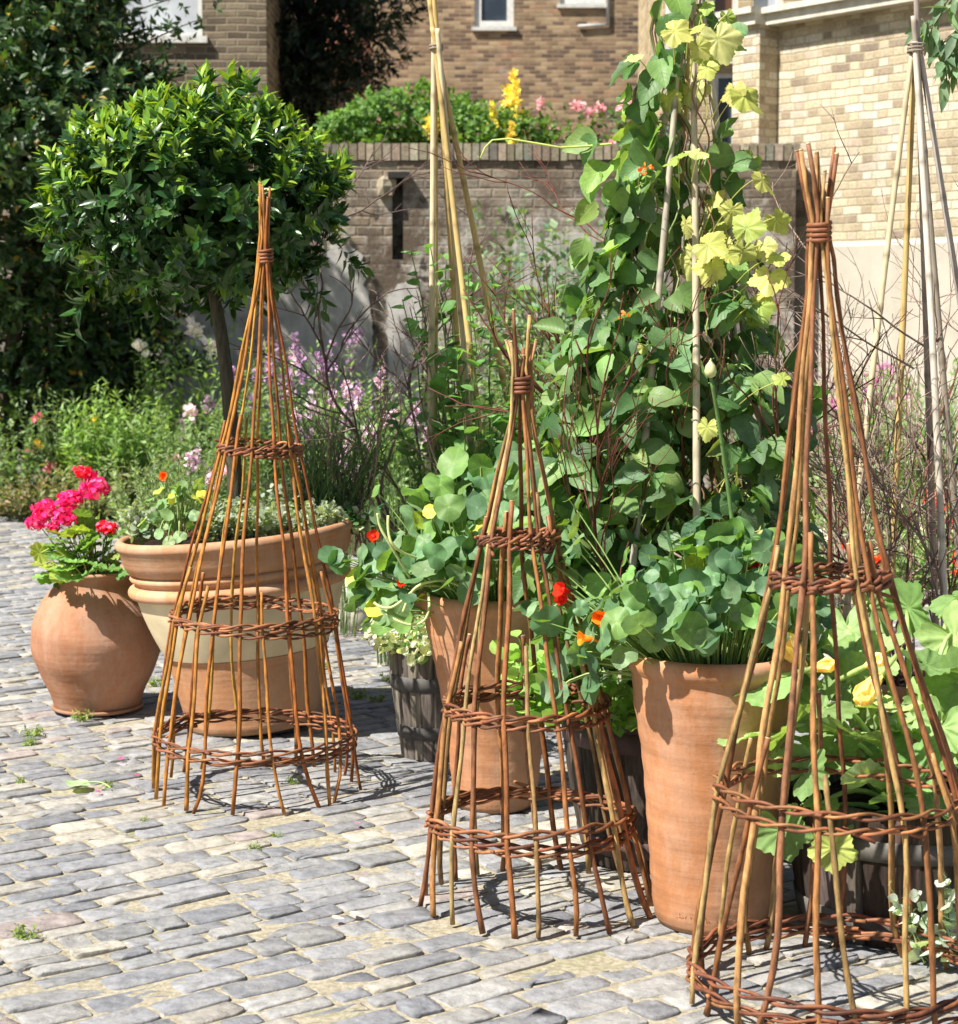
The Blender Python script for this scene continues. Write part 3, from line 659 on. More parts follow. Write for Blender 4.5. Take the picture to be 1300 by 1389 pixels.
# ------------------------------------------------------------------ willow cones
ROD = tint_mat('willow_rod', .58, .35, 16, (.42, 1.5), .5, .003, (5, 5, 1.5), [(0, (.65, .55, .55)), (.35, (1.0, .95, .9)), (.7, (1.12, 1.15, 1.1)), (1, (1.12, 1.28, 1.35))])
WEAVE = tint_mat('woven_willow', .6, .35, 22, (.4, 1.5), .5, .003)
def obelisk(label, base, feet, rings, bind, top, nlong, nmid, nshort, rr, rodcol, wcol, seed, extra=()):
    """feet: (z, r); rings: (z, r, cx, cy, tiltx, tilty, pairs, spread); bind: (z, cx); top: (z, r, cx)"""
    rng = np.random.default_rng(seed); root = thing('willow_cone', label, 'plant support', base)
    Z = np.array([feet[0]] + [r[0] for r in rings] + [bind[0], top[0]]); RR = np.array([feet[1]] + [r[1] for r in rings] + [.012, top[1]])
    CX = np.array([0] + [r[2] for r in rings] + [bind[1], top[2]])
    n = nlong + nmid + nshort
    kinds = np.array([0] * nlong + [1] * nmid + [2] * nshort); order = np.argsort((np.concatenate([np.arange(q) / q + o for q, o in ((nlong, 0), (nmid, .07), (nshort, .19)) if q])) % 1.0)
    for i, kd in enumerate(kinds[order]):
        a = (i + .5 + rng.uniform(-.22, .22)) * 2 * PI / n; a1 = a + rng.normal(0, .16)
        zt = {0: top[0] + rng.uniform(-.10, .02), 1: rings[-1][0] + rng.uniform(.04, .12), 2: rings[-2][0] + rng.uniform(.08, .19)}[kd]
        z = np.linspace(0, zt, 26); f = z / max(zt, .1)
        r = np.interp(z, Z, RR); r = np.convolve(np.pad(r, 2, 'edge'), np.ones(5) / 5, 'valid') if kd == 0 else r
        r = r + .012 * rng.uniform(-1, 1) * np.exp(-z / .07)
        aa = a + (a1 - a) * f + .02 * np.sin(z * rng.uniform(4, 9) + rng.uniform(0, 6)) + rng.normal(0, .07) * np.exp(-z / .08)
        inner = float(rng.random() < .4)
        if kd == 0:
            past = np.clip((z - bind[0]) / (top[0] - bind[0]), 0, 1); aa = aa + past * rng.normal(0, .3)
            r = np.where(z > bind[0], .011 + past * (top[1] - .011) * rng.uniform(.55, 1.5), np.maximum(r, .011)) * (1 - .5 * inner * np.exp(-((z - bind[0]) / .12) ** 2))
        cx = np.interp(z, Z, CX)
        w = .0022 * np.sin(z * 17 + rng.uniform(0, 6)); 
        pts = np.stack([cx + r * np.cos(aa) + w, r * np.sin(aa) + w * rng.uniform(-1, 1), z], -1)
        rad = rr * rng.uniform(.85, 1.15) * (1 - .36 * f * (1 if kd == 0 else .4)) * (1 + .16 * (rng.random(26) > .86) + .05 * rng.normal(size=26))
        b = MB(); c_ = pick(rng, rodcol, 1, .15)[0]
        cc = np.repeat(c_[None], 26, 0) * (1 + .25 * rng.normal(size=(26, 1)) * .5); cc = np.clip(cc, .01, 1)
        b.tube(pts, rad, 7, cc)
        e = pts[-1]; b.tube([e, e + (pts[-1] - pts[-2]) * .06], rad[-1] * .97, 7, (.42, .30, .17))
        b.build('rod', ROD, root)
    for (z, r, cx, cy, tx, ty, pairs, sp) in rings:
        b = MB()
        for k in range(pairs):
            st = rng.uniform(0, 2 * PI); zc = (k - (pairs - 1) / 2) * sp
            dev = [rng.normal(0, .006), rng.normal(0, .005), rng.uniform(0, 6)]
            for ph in (0, PI):
                th = np.linspace(st, st + 2 * PI * 1.06 + rng.uniform(0, .4), 240); q = n / 2.0
                ro = r + .0080 * np.cos(q * th + ph) + .0018 * np.sin(5 * th + k)
                zo = zc + .0055 * np.sin(q * th + ph) + dev[0] * np.sin(th + dev[2]) + dev[1] * np.sin(2 * th) + .0012 * rng.normal(size=240).cumsum() / 6
                pts = np.stack([cx + ro * np.cos(th), cy + ro * np.sin(th), z + zo + tx * ro * np.cos(th) + ty * ro * np.sin(th)], -1)
                c_ = pick(rng, wcol, 1, .2)[0]; cc = c_[None] * (1 + .25 * np.interp(np.arange(240), np.arange(0, 240, 12), rng.normal(size=20)))[:, None]
                taper = np.interp(np.arange(240), [0, 20, 200, 239], [.8, 1.05, 1.0, .55])
                b.tube(pts, .0043 * taper * rng.uniform(.85, 1.15), 6, np.clip(cc, .01, 1))
            for _ in range(3):
                a = rng.uniform(0, 2 * PI); p0 = np.array([cx + (r - .01) * math.cos(a), cy + (r - .01) * math.sin(a), z + zc + tx * r * math.cos(a) + ty * r * math.sin(a)])
                d_ = np.array([-math.sin(a), math.cos(a), 0]) * .05 + np.array([math.cos(a), math.sin(a), 0]) * .018 + [0, 0, rng.uniform(-.02, .02)]
                b.tube([p0 - d_ * .3, p0 + d_ * .3, p0 + d_], [.005, .005, .0045], 6, pick(rng, wcol, 1)[0])
        b.build('woven_band', WEAVE, root)
    b = MB(); th = np.linspace(0, 2 * PI * 4.2, 110); rb_ = .012 + rr + .0035
    b.tube(np.stack([bind[1] + (rb_ + .001 * np.sin(3 * th)) * np.cos(th), rb_ * np.sin(th), bind[0] - .024 + .0108 * th / (2 * PI) + .003 * np.sin(th)], -1), .0052, 7, wcol[0])
    b.build('binding', WEAVE, root)
    return root
RODC = [(.27, .112, .04), (.33, .17, .06), (.21, .08, .034), (.31, .19, .078)]
ORNG = [(.34, .13, .025), (.42, .20, .03), (.28, .09, .02), (.36, .15, .03)]
WV = [(.22, .08, .035), (.17, .06, .03), (.27, .11, .045)]
C1 = gnd(347, 1071); C2 = gnd(731, 1225); C3 = gnd(1134, 1352)
cone1 = obelisk('tall slender orange willow cone in front of the planter, with three woven bands', (C1[0], C1[1], .004), (0, .325),
    [(.165, .310, -.002, 0, -.01, 0, 3, .015), (.545, .253, 0, 0, -.045, 0, 3, .015), (1.068, .122, .022, 0, .01, 0, 3, .010)], (1.66, .046), (1.885, .02, .046), 10, 5, 7, .0058, ORNG, WV, 31)
cone2 = obelisk('shorter brown willow cone in the middle foreground, with splayed rod ends on top', (C2[0], C2[1], .004), (0, .292),
    [(.215, .255, -.02, 0, .0, 0, 3, .016), (.505, .202, -.034, 0, .01, 0, 3, .015), (.925, .094, -.052, 0, .02, 0, 3, .011)], (1.312, -.047), (1.475, .046, -.047), 11, 5, 6, .0068, RODC, WV, 32)
cone3 = obelisk('nearest brown willow cone cut by the right foreground, in front of the courgette tub', (C3[0], C3[1], .004), (0, .325),
    [(.055, .312, -.006, 0, .0, 0, 3, .02), (.45, .265, 0, 0, -.02, 0, 2, .03), (.918, .121, -.028, 0, .01, 0, 3, .011)], (1.66, -.062), (1.825, .038, -.062), 11, 5, 6, .0070, RODC, WV, 33)

# ------------------------------------------------------------------ bamboo canes
BAMBOO = tint_mat('bamboo', .5, .4, 10, (.75, 1.2), .15, .002, (12, 12, 1.5))
TWINE = tint_mat('garden_twine', .9, .1, 60)
def cane(root, foot, topp, rad, col, seed, bow=.01):
    r_ = np.random.default_rng(seed); foot = np.array(foot, float); topp = np.array(topp, float)
    L = np.linalg.norm(topp - foot); n = int(L / .02); t = np.linspace(0, 1, n)
    side = unit(np.cross(topp - foot, r_.normal(size=3))); pts = foot + (topp - foot) * t[:, None] + side * (bow * np.sin(PI * t))[:, None]
    nodes = np.cumsum(r_.uniform(.16, .26, 40)); dn = np.min(np.abs((t * L)[:, None] - nodes[None]), 1)
    rr = rad * (1 - .3 * t) * (1 + .16 * np.exp(-(dn / .008) ** 2)); cc = np.array(col)[None] * (1 - .5 * np.exp(-(dn / .01) ** 2))[:, None] * (1 + .1 * np.sin(t * L * 5 + seed))[:, None]
    b = MB(); b.tube(pts, rr, 9, cc); return b.build('bamboo_cane', BAMBOO, root, local=False)
def tie(root, c, r, turns=4):
    b = MB(); th = np.linspace(0, turns * 2 * PI, turns * 18)
    b.tube(np.stack([c[0] + r * np.cos(th), c[1] + r * np.sin(th), c[2] + .005 * th / (2 * PI) + .004 * np.sin(th * .5)], -1), .0028, 5, (.3, .25, .2)); b.build('twine', TWINE, root, local=False)
GOLD = (.56, .40, .16); GREYC = (.50, .44, .36); PALE = (.60, .50, .32)
# middle wigwam
mw = thing('cane_wigwam', 'yellow bamboo canes tied into a wigwam, between the bay tree and the beans', 'plant support', (PM[0], PM[1], .36))
DM = PM[1]; tm = at(592, 68, DM)
for i, (fx, fy, dd, tx, ty, td, col) in enumerate([(582, 640, -.10, 603, -6, .0, PALE), (588, 640, .12, 580, -20, .03, GOLD), (658, 640, -.12, 583, -30, .0, GOLD), (672, 470, .10, 577, 0, -.01, GOLD), (632, 640, .2, 599, 25, .02, GOLD), (640, 640, .05, 590, 28, -.02, PALE)]):
    a_ = at(fx, fy, DM + dd); t_ = at(592 + (i - 2.5) * 1.5, 68, DM + td); d_ = (a_ - t_); foot = t_ + d_ * ((t_[2] - .38) / (t_[2] - a_[2])); up = at(tx, ty, DM + td * 2)
    cane(mw, foot, t_ - d_ * (.05 + .025 * ((i * 2) % 5)), .0135, col, 50 + i, .006)
tie(mw, tm, .024)
# bean wigwam
DB = T2[1] + .02
bw = thing('cane_wigwam', 'bamboo canes overgrown by climbing beans and golden hop, standing in the half barrel', 'plant support', (T2[0], T2[1], .41))
for i, (fx, fy, dd, tx, ty, td, col, rd) in enumerate([(944, 745, -.29, 939, -60, -.03, (.48, .41, .29), .011), (868, 640, -.2, 930, -40, -.03, (.40, .36, .29), .0105), (800, 700, .02, 936, -30, .02, GREYC, .011), (1040, 640, .02, 945, -50, .02, GREYC, .012), (1010, 640, .12, 950, -40, .03, GREYC, .012), (905, 640, .2, 940, -30, .03, GOLD, .011)]):
    t_ = at(tx, ty, DB + td); a_ = at(fx, fy, DB + dd); d_ = a_ - t_; foot = t_ + d_ * ((t_[2] - .42) / (t_[2] - a_[2])); cane(bw, foot, t_ - d_ * .06, rd, col, 60 + i, .008)
tie(bw, at(938, -45, DB), .03)
# right wigwam
DR = PB[1]
rw = thing('cane_wigwam', 'pale bamboo canes tied into a wigwam among bare twigs, at the right edge', 'plant support', (PB[0], PB[1], .32))
for i, (fx, fy, dd, tx, ty, td, col, rd) in enumerate([(1281, 850, -.15, 1242, 72, -.015, (.62, .55, .46), .0125), (1172, 640, -.05, 1236, 85, 0, PALE, .0115), (1206, 850, .1, 1240, 90, .02, GOLD, .012), (1276, 450, .08, 1240, 30, .0, (.34, .29, .23), .012), (1312, 450, .03, 1247, 60, .02, (.42, .37, .34), .012), (1262, 600, .14, 1243, -20, .01, (.40, .33, .29), .012)]):
    t_ = at(tx, ty, DR + td); a_ = at(fx, fy, DR + dd); d_ = a_ - t_; foot = t_ + d_ * ((t_[2] - .33) / (t_[2] - a_[2])); cane(rw, foot, t_ - d_ * (.02 if i != 5 else .15), rd, col, 70 + i, .008)
tie(rw, at(1243, 72, DR), .026, 5)

# ------------------------------------------------------------------ pea sticks
TWIG = tint_mat('twig_bark', .75, .2, 20, (.6, 1.4), .3, .002)
def branchlet(b, p, d, L, r, depth, rng, col, spread=.55, curl=.12):
    n = max(4, int(L / .035)); pts = [np.array(p, float)]; d = unit(d)
    for i in range(n):
        d = unit(d + rng.normal(0, curl, 3) + [0, 0, .02]); pts.append(pts[-1] + d * L / n)
    pts = np.array(pts); b.tube(pts, np.linspace(r, max(r * .45, .0009), n + 1), 5 if depth < 2 else 4, np.clip(np.array(col) * rng.uniform(.8, 1.2), .01, 1))
    if depth >= 3: return
    k = max(1, int(L / (.118 if depth == 0 else .13)))
    for _ in range(k):
        i = rng.integers(max(1, int(n * .2)), n); t = unit(pts[i] - pts[i - 1]); s_ = unit(t * rng.uniform(.5, 1.0) + unit(rng.normal(size=3)) * spread)
        branchlet(b, pts[i], s_, L * rng.uniform(.18, .5), r * .55, depth + 1 if L > .15 else 3, rng, col, spread, curl)
def pea_sticks(label, group, spots, cols, seed, L=(.8, 1.2), r=.0055, spread=.55):
    rng = np.random.default_rng(seed); cols = cols if isinstance(cols, list) else [cols]
    for (p, d, l) in spots:
        col = cols[rng.integers(len(cols))]
        o = thing('pea_stick', label, 'twig', tuple(p), group); b = MB(); branchlet(b, p, d, l * rng.uniform(*L), r * rng.uniform(.75, 1.15), 0, rng, col, spread)
        b.build('twigs', TWIG, o, local=False)
RED = (.15, .065, .05); GRB = (.24, .18, .15); PNK = (.30, .20, .19)
rng = np.random.default_rng(90); sp = []
for i in range(30):
    a = rng.uniform(0, 2 * PI); q = np.array([math.cos(a), math.sin(a) * .8]); sp.append(((PB[0] + q[0] * .17, PB[1] + q[1] * .17, .33), (q[0] * rng.uniform(-.25, .45), q[1] * .3, 1), rng.uniform(.9, 1.75)))
pea_sticks('bare reddish twig pushed in around the canes at the right edge', 'bare twigs around the right cane wigwam', sp, [RED, GRB, (.32, .24, .19), (.30, .2, .16)], 91, (.8, 1.1), .005)
sp = []
for i in range(12):
    a = rng.uniform(0, 2 * PI); q = np.array([math.cos(a), math.sin(a)]); sp.append(((T2[0] + q[0] * .19, T2[1] + q[1] * .16 + .03, .42), (q[0] * rng.uniform(-.2, .12), -q[1] * .1, 1), rng.uniform(.7, 1.3)))
pea_sticks('dark reddish twig pushed in among the climbing beans', 'bare twigs among the climbing beans', sp, (.14, .05, .035), 92, (.8, 1.1), .0055, .22)
sp = []
for i in range(7):
    a = rng.uniform(0, 2 * PI); q = np.array([math.cos(a), math.sin(a)]); sp.append(((PM[0] + q[0] * .17, PM[1] + q[1] * .15, .41), (q[0] * rng.uniform(.1, .5), q[1] * .25, 1), rng.uniform(.8, 1.35)))
pea_sticks('bare brown twig pushed in around the yellow bamboo wigwam', 'bare twigs around the yellow cane wigwam', sp, [GRB, (.32, .24, .19)], 93, (.8, 1.1), .005)
sp = [((at(550, 640, 7.6)[0], 7.6, .5), (-.28, 0, 1), 1.65), ((at(560, 640, 7.6)[0], 7.6, .5), (-.12, .1, 1), 1.3), ((at(575, 640, 7.5)[0], 7.5, .5), (-.05, 0, 1), 1.2), ((at(540, 640, 7.7)[0], 7.7, .5), (-.33, .1, 1), 1.25)]
pea_sticks('tall bare branch leaning left between the bay tree and the yellow canes', 'tall bare branches left of the yellow canes', sp, (.15, .10, .09), 94, (.95, 1.05), .008, .5)
sp = []
for i in range(9):
    sp.append(((at(488 + rng.uniform(-8, 22), 700, 6.95)[0], 6.95 + rng.uniform(-.05, .12), .62), (rng.uniform(-.5, .12), 0, 1), rng.uniform(.45, .8)))
pea_sticks('thin pinkish dead stem at the right end of the planter', 'pinkish dead stems at the planter', sp, PNK, 95, (.9, 1.1), .0035, .45)
for lab, px, py, D, d, L_ in [('long thin twig arching up past the tip of the nearest willow cone', 1010, 470, 5.35, (.62, 0, 1), .62), ('long thin twig reaching left from the right hand twigs', 1240, 500, 5.6, (-1, -.2, .55), .62), ('long lower twig reaching left behind the nearest willow cone', 1255, 470, 5.6, (-1, -.1, .62), .55), ('long dead stem lying across the front nasturtiums', 905, 745, 4.95, (.75, -.25, -.42), .34)]:
    p = at(px, py, D); rg = np.random.default_rng(int(px)); o = thing('twig', lab, 'twig', tuple(p)); b = MB()
    branchlet(b, p, np.array(d, float), L_, .0034, 2 if 'dead' in lab else 1, rg, GRB, .5, .05); b.build('twigs', TWIG, o, local=False)
# ------------------------------------------------------------------ foliage materials
M_BAY = leaf_mat('bay_leaf', .3, .5, .22, None, (1.9, 1.7, .5), 1.7)
M_LEAF = leaf_mat('soft_leaf', .55, .3, .38)
M_DARK = leaf_mat('shrub_leaf', .4, .45, .2, None, (1.5, 1.55, .55), 1.0)
M_NAST = leaf_mat('nasturtium_leaf', .5, .4, .34, ('radial', 9, (2.3, 1.9, 2.0), .02, .95), (1.7, 1.6, .45), 1.5)
M_BEAN = leaf_mat('bean_leaf', .48, .4, .38, ('mid', 0, (1.45, 1.4, 1.2), 0, .6), (1.6, 1.6, .5), 1.45)
M_HOP = leaf_mat('hop_leaf', .5, .35, .36, ('radial', 11, (.72, .78, .7), .012, .8), (1.2, 1.25, .6), 1.0)
M_MARROW = leaf_mat('courgette_leaf', .6, .3, .36, ('radial', 10, (1.6, 1.4, 1.5), .011, .9), (1.5, 1.5, .5), 1.3)
M_GERA = leaf_mat('geranium_leaf', .55, .3, .35, ('radial', 7, (1.2, 1.15, 1.1), .008, .5), (1.5, 1.5, .5))
M_STEM = leaf_mat('green_stem', .5, .35, .12)
M_PETAL = leaf_mat('petal', .55, .25, .40, None, (1.3, 1.1, 1.1))
M_BARK = tint_mat('bark', .85, .15, 18, (.6, 1.4), .6, .008, (6, 6, 1.2))

def shoots(b, P, D, rng, n, L, cols, tips=None, tipfrac=.3, tpl=LANCE, w=1.0, sl=.07, up=.25):
    """leaf rosettes: n leaves of length L around each short shoot at P pointing along D"""
    P = np.asarray(P); D = unit(np.asarray(D) + [0, 0, up]); m = len(P)
    ref = unit(np.cross(D, np.array([.3, .2, 1.0]))); ref2 = np.cross(D, ref)
    young = rng.random(m) < tipfrac if tips is not None else np.zeros(m, bool)
    for k in range(n):
        t = (k + .5) / n; a = k * 2.4 + rng.uniform(0, 6, m)
        lat = ref * np.cos(a)[:, None] + ref2 * np.sin(a)[:, None]
        ang = (1.25 - .75 * t + rng.normal(0, .18, m))[:, None]
        d = D * np.cos(ang) + lat * np.sin(ang); nr = D * np.sin(ang) - lat * np.cos(ang)
        c = pick(rng, cols, m, .3)
        if tips is not None:
            cy = pick(rng, tips, m, .25); f = (young * np.clip((t - .25) * 2.2, 0, 1))[:, None]; c = c * (1 - f) + cy * f
        b.leaves(tpl, P + D * (sl * t)[..., None] if np.ndim(t) else P + D * sl * t, d, nr + rng.normal(0, .25, (m, 3)), L * rng.uniform(.7, 1.15, m) * (1 - .25 * t), c, w * rng.uniform(.85, 1.15, m))

def crown_points(rng, blobs, n, lump=.16, inner=.55):
    P, D = [], []; vol = np.array([b[1][0] * b[1][1] * b[1][2] for b in blobs]) ** .67; cnt = rng.multinomial(n, vol / vol.sum())
    for (c, r), k in zip(blobs, cnt):
        d = rdir(rng, k); ph = rng.uniform(0, 6, 4)
        f = 1 + lump * (np.sin(5 * d[:, 0] + ph[0]) * np.sin(5 * d[:, 2] + ph[1]) + .6 * np.sin(9 * d[:, 1] + ph[2]) * np.sin(8 * d[:, 2] + ph[3]))
        q = (inner + (1 - inner) * rng.random(k) ** .5) * f
        P.append(np.array(c) + d * q[:, None] * np.array(r)); D.append(unit(d / np.array(r)))
    return np.concatenate(P), np.concatenate(D)

def tree(name, label, cat, trunk, tr, blobs, nshoot, nleaf, L, cols, seed, tips=None, tipfrac=.2, group=None, mat=None, tpl=LANCE3, w=1.0, sl=.1, lump=.2, inner=.5, up=.1, limbs=9, twigcol=(.09, .065, .045)):
    rng = np.random.default_rng(seed); trunk = np.array(trunk, float); root = thing(name, label, cat, tuple(trunk[0]), group)
    b = MB(); t = np.linspace(0, 1, 14); i = np.linspace(0, 1, len(trunk)); pts = np.stack([np.interp(t, i, trunk[:, k]) for k in range(3)], -1)
    pts[1:-1] += rng.normal(0, tr * .12, (12, 3)); b.tube(pts, tr * (1 - .4 * t) * (1 + .35 * np.exp(-t / .06)), 10, twigcol); b.build('trunk', M_BARK, root, local=False)
    b = MB(); P, D = crown_points(rng, blobs, nshoot, lump, inner)
    for k in rng.choice(len(P), limbs, False):
        s_ = pts[rng.integers(8, 14)]; mid = (s_ + P[k]) / 2 + [0, 0, .12 * np.linalg.norm(P[k] - s_)]
        b.tube(bez(s_, mid, P[k], 9), np.linspace(tr * .5, tr * .1, 9), 6, twigcol)
    if limbs: b.build('limbs', M_BARK, root, local=False)
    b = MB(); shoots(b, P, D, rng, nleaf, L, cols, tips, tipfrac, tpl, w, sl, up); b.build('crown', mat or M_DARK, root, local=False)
    return root

# ------------------------------------------------------------------ clipped bay standard
rng = np.random.default_rng(100)
tp0 = at(322, 700, 6.88); tp1 = at(309, 520, 6.87); tp2 = at(291, 405, 6.88); cc = at(266, 278, 6.88)
bay = thing('bay_tree', 'clipped bay tree with a round glossy crown on one bare stem, growing in the planter', 'tree', tuple(tp0 - [0, 0, .03]))
b = MB(); tk = bez(tp0 - [0, 0, .03], 2 * tp1 - .5 * (tp0 + tp2), tp2, 10); tk = np.vstack([tk, at(285, 350, 6.88), cc]); b.tube(tk, np.linspace(.029, .02, 12), 12, (.075, .07, .05)); b.build('trunk', M_BARK, bay, local=False)
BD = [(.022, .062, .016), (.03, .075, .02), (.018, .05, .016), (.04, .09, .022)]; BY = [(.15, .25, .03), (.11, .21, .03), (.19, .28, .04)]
blobs = [(cc, (.485, .48, .375)), (cc + [0, 0, .02], (.47, .46, .35)), (cc + [-.16, 0, .0], (.34, .36, .30)), (cc + [.16, 0, .0], (.34, .36, .30))]
P, D = crown_points(rng, blobs, 1250, .12, .55); ok_ = P[:, 2] > cc[2] - .31 + .06 * rng.normal(size=len(P)); P, D = P[ok_], D[ok_]; 
b = MB()
for k in range(0, 60):
    b.tube(bez(tk[-1] - [0, 0, rng.uniform(0, .2)], (cc + P[k]) / 2 + [0, 0, .05], P[k], 6), np.linspace(.008, .002, 6), 5, (.06, .055, .035))
b.build('limbs', M_BARK, bay, local=False)
b = MB(); hi = (P[:, 2] - cc[2]) / .4
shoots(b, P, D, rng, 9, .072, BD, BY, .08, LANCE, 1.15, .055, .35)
# young growth on the top and outside of the crown
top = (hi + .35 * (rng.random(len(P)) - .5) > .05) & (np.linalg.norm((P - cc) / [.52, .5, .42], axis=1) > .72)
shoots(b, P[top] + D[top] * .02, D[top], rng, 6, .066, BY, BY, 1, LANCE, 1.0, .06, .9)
drp = [at(125, 425, 6.7), at(415, 395, 6.8), at(85, 300, 6.8), at(450, 350, 6.85), at(72, 268, 6.9)]
for q in range(3): shoots(b, np.array(drp) + rng.normal(0, .03, (len(drp), 3)), unit(np.array(drp) - cc) + [0, 0, -.2], rng, 7, .078, BD, BY, .25, LANCE, 1.05, .08, 0)
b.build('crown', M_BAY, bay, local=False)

# ------------------------------------------------------------------ background trees and shrubs
LD = [(.03, .075, .02), (.045, .10, .028), (.02, .05, .017), (.055, .11, .03), (.3, .22, .03)]
LDp = LD[:4] * 6 + LD[4:]
DL = 12.6
def blb(px, py, D, rx, ry, rz): return (at(px, py, D), (rx, ry, rz))
tree('evergreen_shrub', 'big dark glossy evergreen shrub filling the left edge, lit only on top', 'shrub', [(at(10, 650, 15.2)[0], 15.2, 0), (at(14, 500, 15.2)[0], 15.2, 1.1), (at(60, 300, 15)[0], 15, 2.2), (at(60, 120, 14.8)[0], 14.8, 3)], .07,
     [blb(-40, 60, 14.15, 0.97, 0.72, 0.68), blb(50, 60, 14.25, 0.63, 0.63, 0.57), blb(60, 190, 13.95, 0.85, 0.72, 0.51), blb(140, 165, 14.25, 0.48, 0.45, 0.34), blb(190, 130, 14.35, 0.28, 0.32, 0.18), blb(20, 330, 14.75, 0.80, 0.45, 0.57), blb(110, 300, 14.85, 0.57, 0.41, 0.57), blb(150, 380, 15.25, 0.46, 0.36, 0.57), blb(70, 440, 15.30, 0.85, 0.36, 0.57), blb(150, 470, 15.30, 0.57, 0.32, 0.46), blb(10, 520, 15.30, 0.68, 0.32, 0.57), blb(90, 540, 15.30, 0.68, 0.27, 0.46), blb(0, -60, 14.55, 0.97, 0.72, 0.57)],
     5600, 8, .10, LDp, 101, [(.09, .16, .03)], .12, None, M_DARK, LANCE3, 1.25, .13, .3, .5, .05, 22)
for i, (px, py, D, ex, ey) in enumerate([(200, 70, 12.5, 285, 25), (190, 40, 12.6, 260, 5), (170, 95, 12.5, 255, 70), (150, 115, 12.5, 225, 90)]):
    pass
rg = np.random.default_rng(102); ob = bpy.data.objects['evergreen_shrub']; bb = MB()
for (px, py, ex, ey) in [(120, 110, 285, 22), (100, 60, 262, -8), (140, 110, 258, 72), (140, 110, 228, 96), (170, 50, 240, 48)]:
    p0, p2 = at(px, py, 14.4), at(ex, ey, 14.1); c_ = bez(p0, (p0 + p2) / 2 + [0, 0, .1], p2, 14); bb.tube(c_, np.linspace(.012, .003, 14), 5, (.08, .07, .045))
    b = MB(); shoots(b, c_[3:] + rg.normal(0, .035, (11, 3)), np.gradient(c_, axis=0)[3:] * 6 + rg.normal(0, .5, (11, 3)), rg, 6, .075, LD[:4], None, 0, LANCE3, 1.3, .09, 0); b.build('spray', M_DARK, ob, local=False)
bb.build('branch', M_BARK, ob, local=False)
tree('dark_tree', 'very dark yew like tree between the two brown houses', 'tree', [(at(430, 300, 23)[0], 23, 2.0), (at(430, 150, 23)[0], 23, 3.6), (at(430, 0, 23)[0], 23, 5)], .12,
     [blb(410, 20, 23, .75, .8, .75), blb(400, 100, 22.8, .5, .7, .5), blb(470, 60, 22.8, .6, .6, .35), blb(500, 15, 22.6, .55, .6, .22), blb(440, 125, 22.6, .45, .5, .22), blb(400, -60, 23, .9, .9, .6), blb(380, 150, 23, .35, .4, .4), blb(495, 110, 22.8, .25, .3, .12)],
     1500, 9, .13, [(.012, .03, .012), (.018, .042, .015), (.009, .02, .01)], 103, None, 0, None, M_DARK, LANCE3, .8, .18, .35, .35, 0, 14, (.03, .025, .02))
tree('hedge_shrub', 'rounded sunlit light green shrub growing above the garden wall', 'shrub', [(at(590, 180, 17.3)[0], 17.3, 2.5), (at(590, 160, 17.3)[0], 17.3, 2.9)], .05,
     [blb(560, 165, 17.3, .55, .5, .27), blb(500, 178, 17.2, .4, .4, .2), blb(640, 180, 17.2, .5, .45, .2), blb(700, 188, 17.2, .35, .35, .15)],
     1500, 6, .06, [(.10, .19, .05), (.14, .24, .06), (.07, .14, .04)], 104, None, 0, None, M_LEAF, OVAL, 1.1, .07, .2, .55, .3, 5)
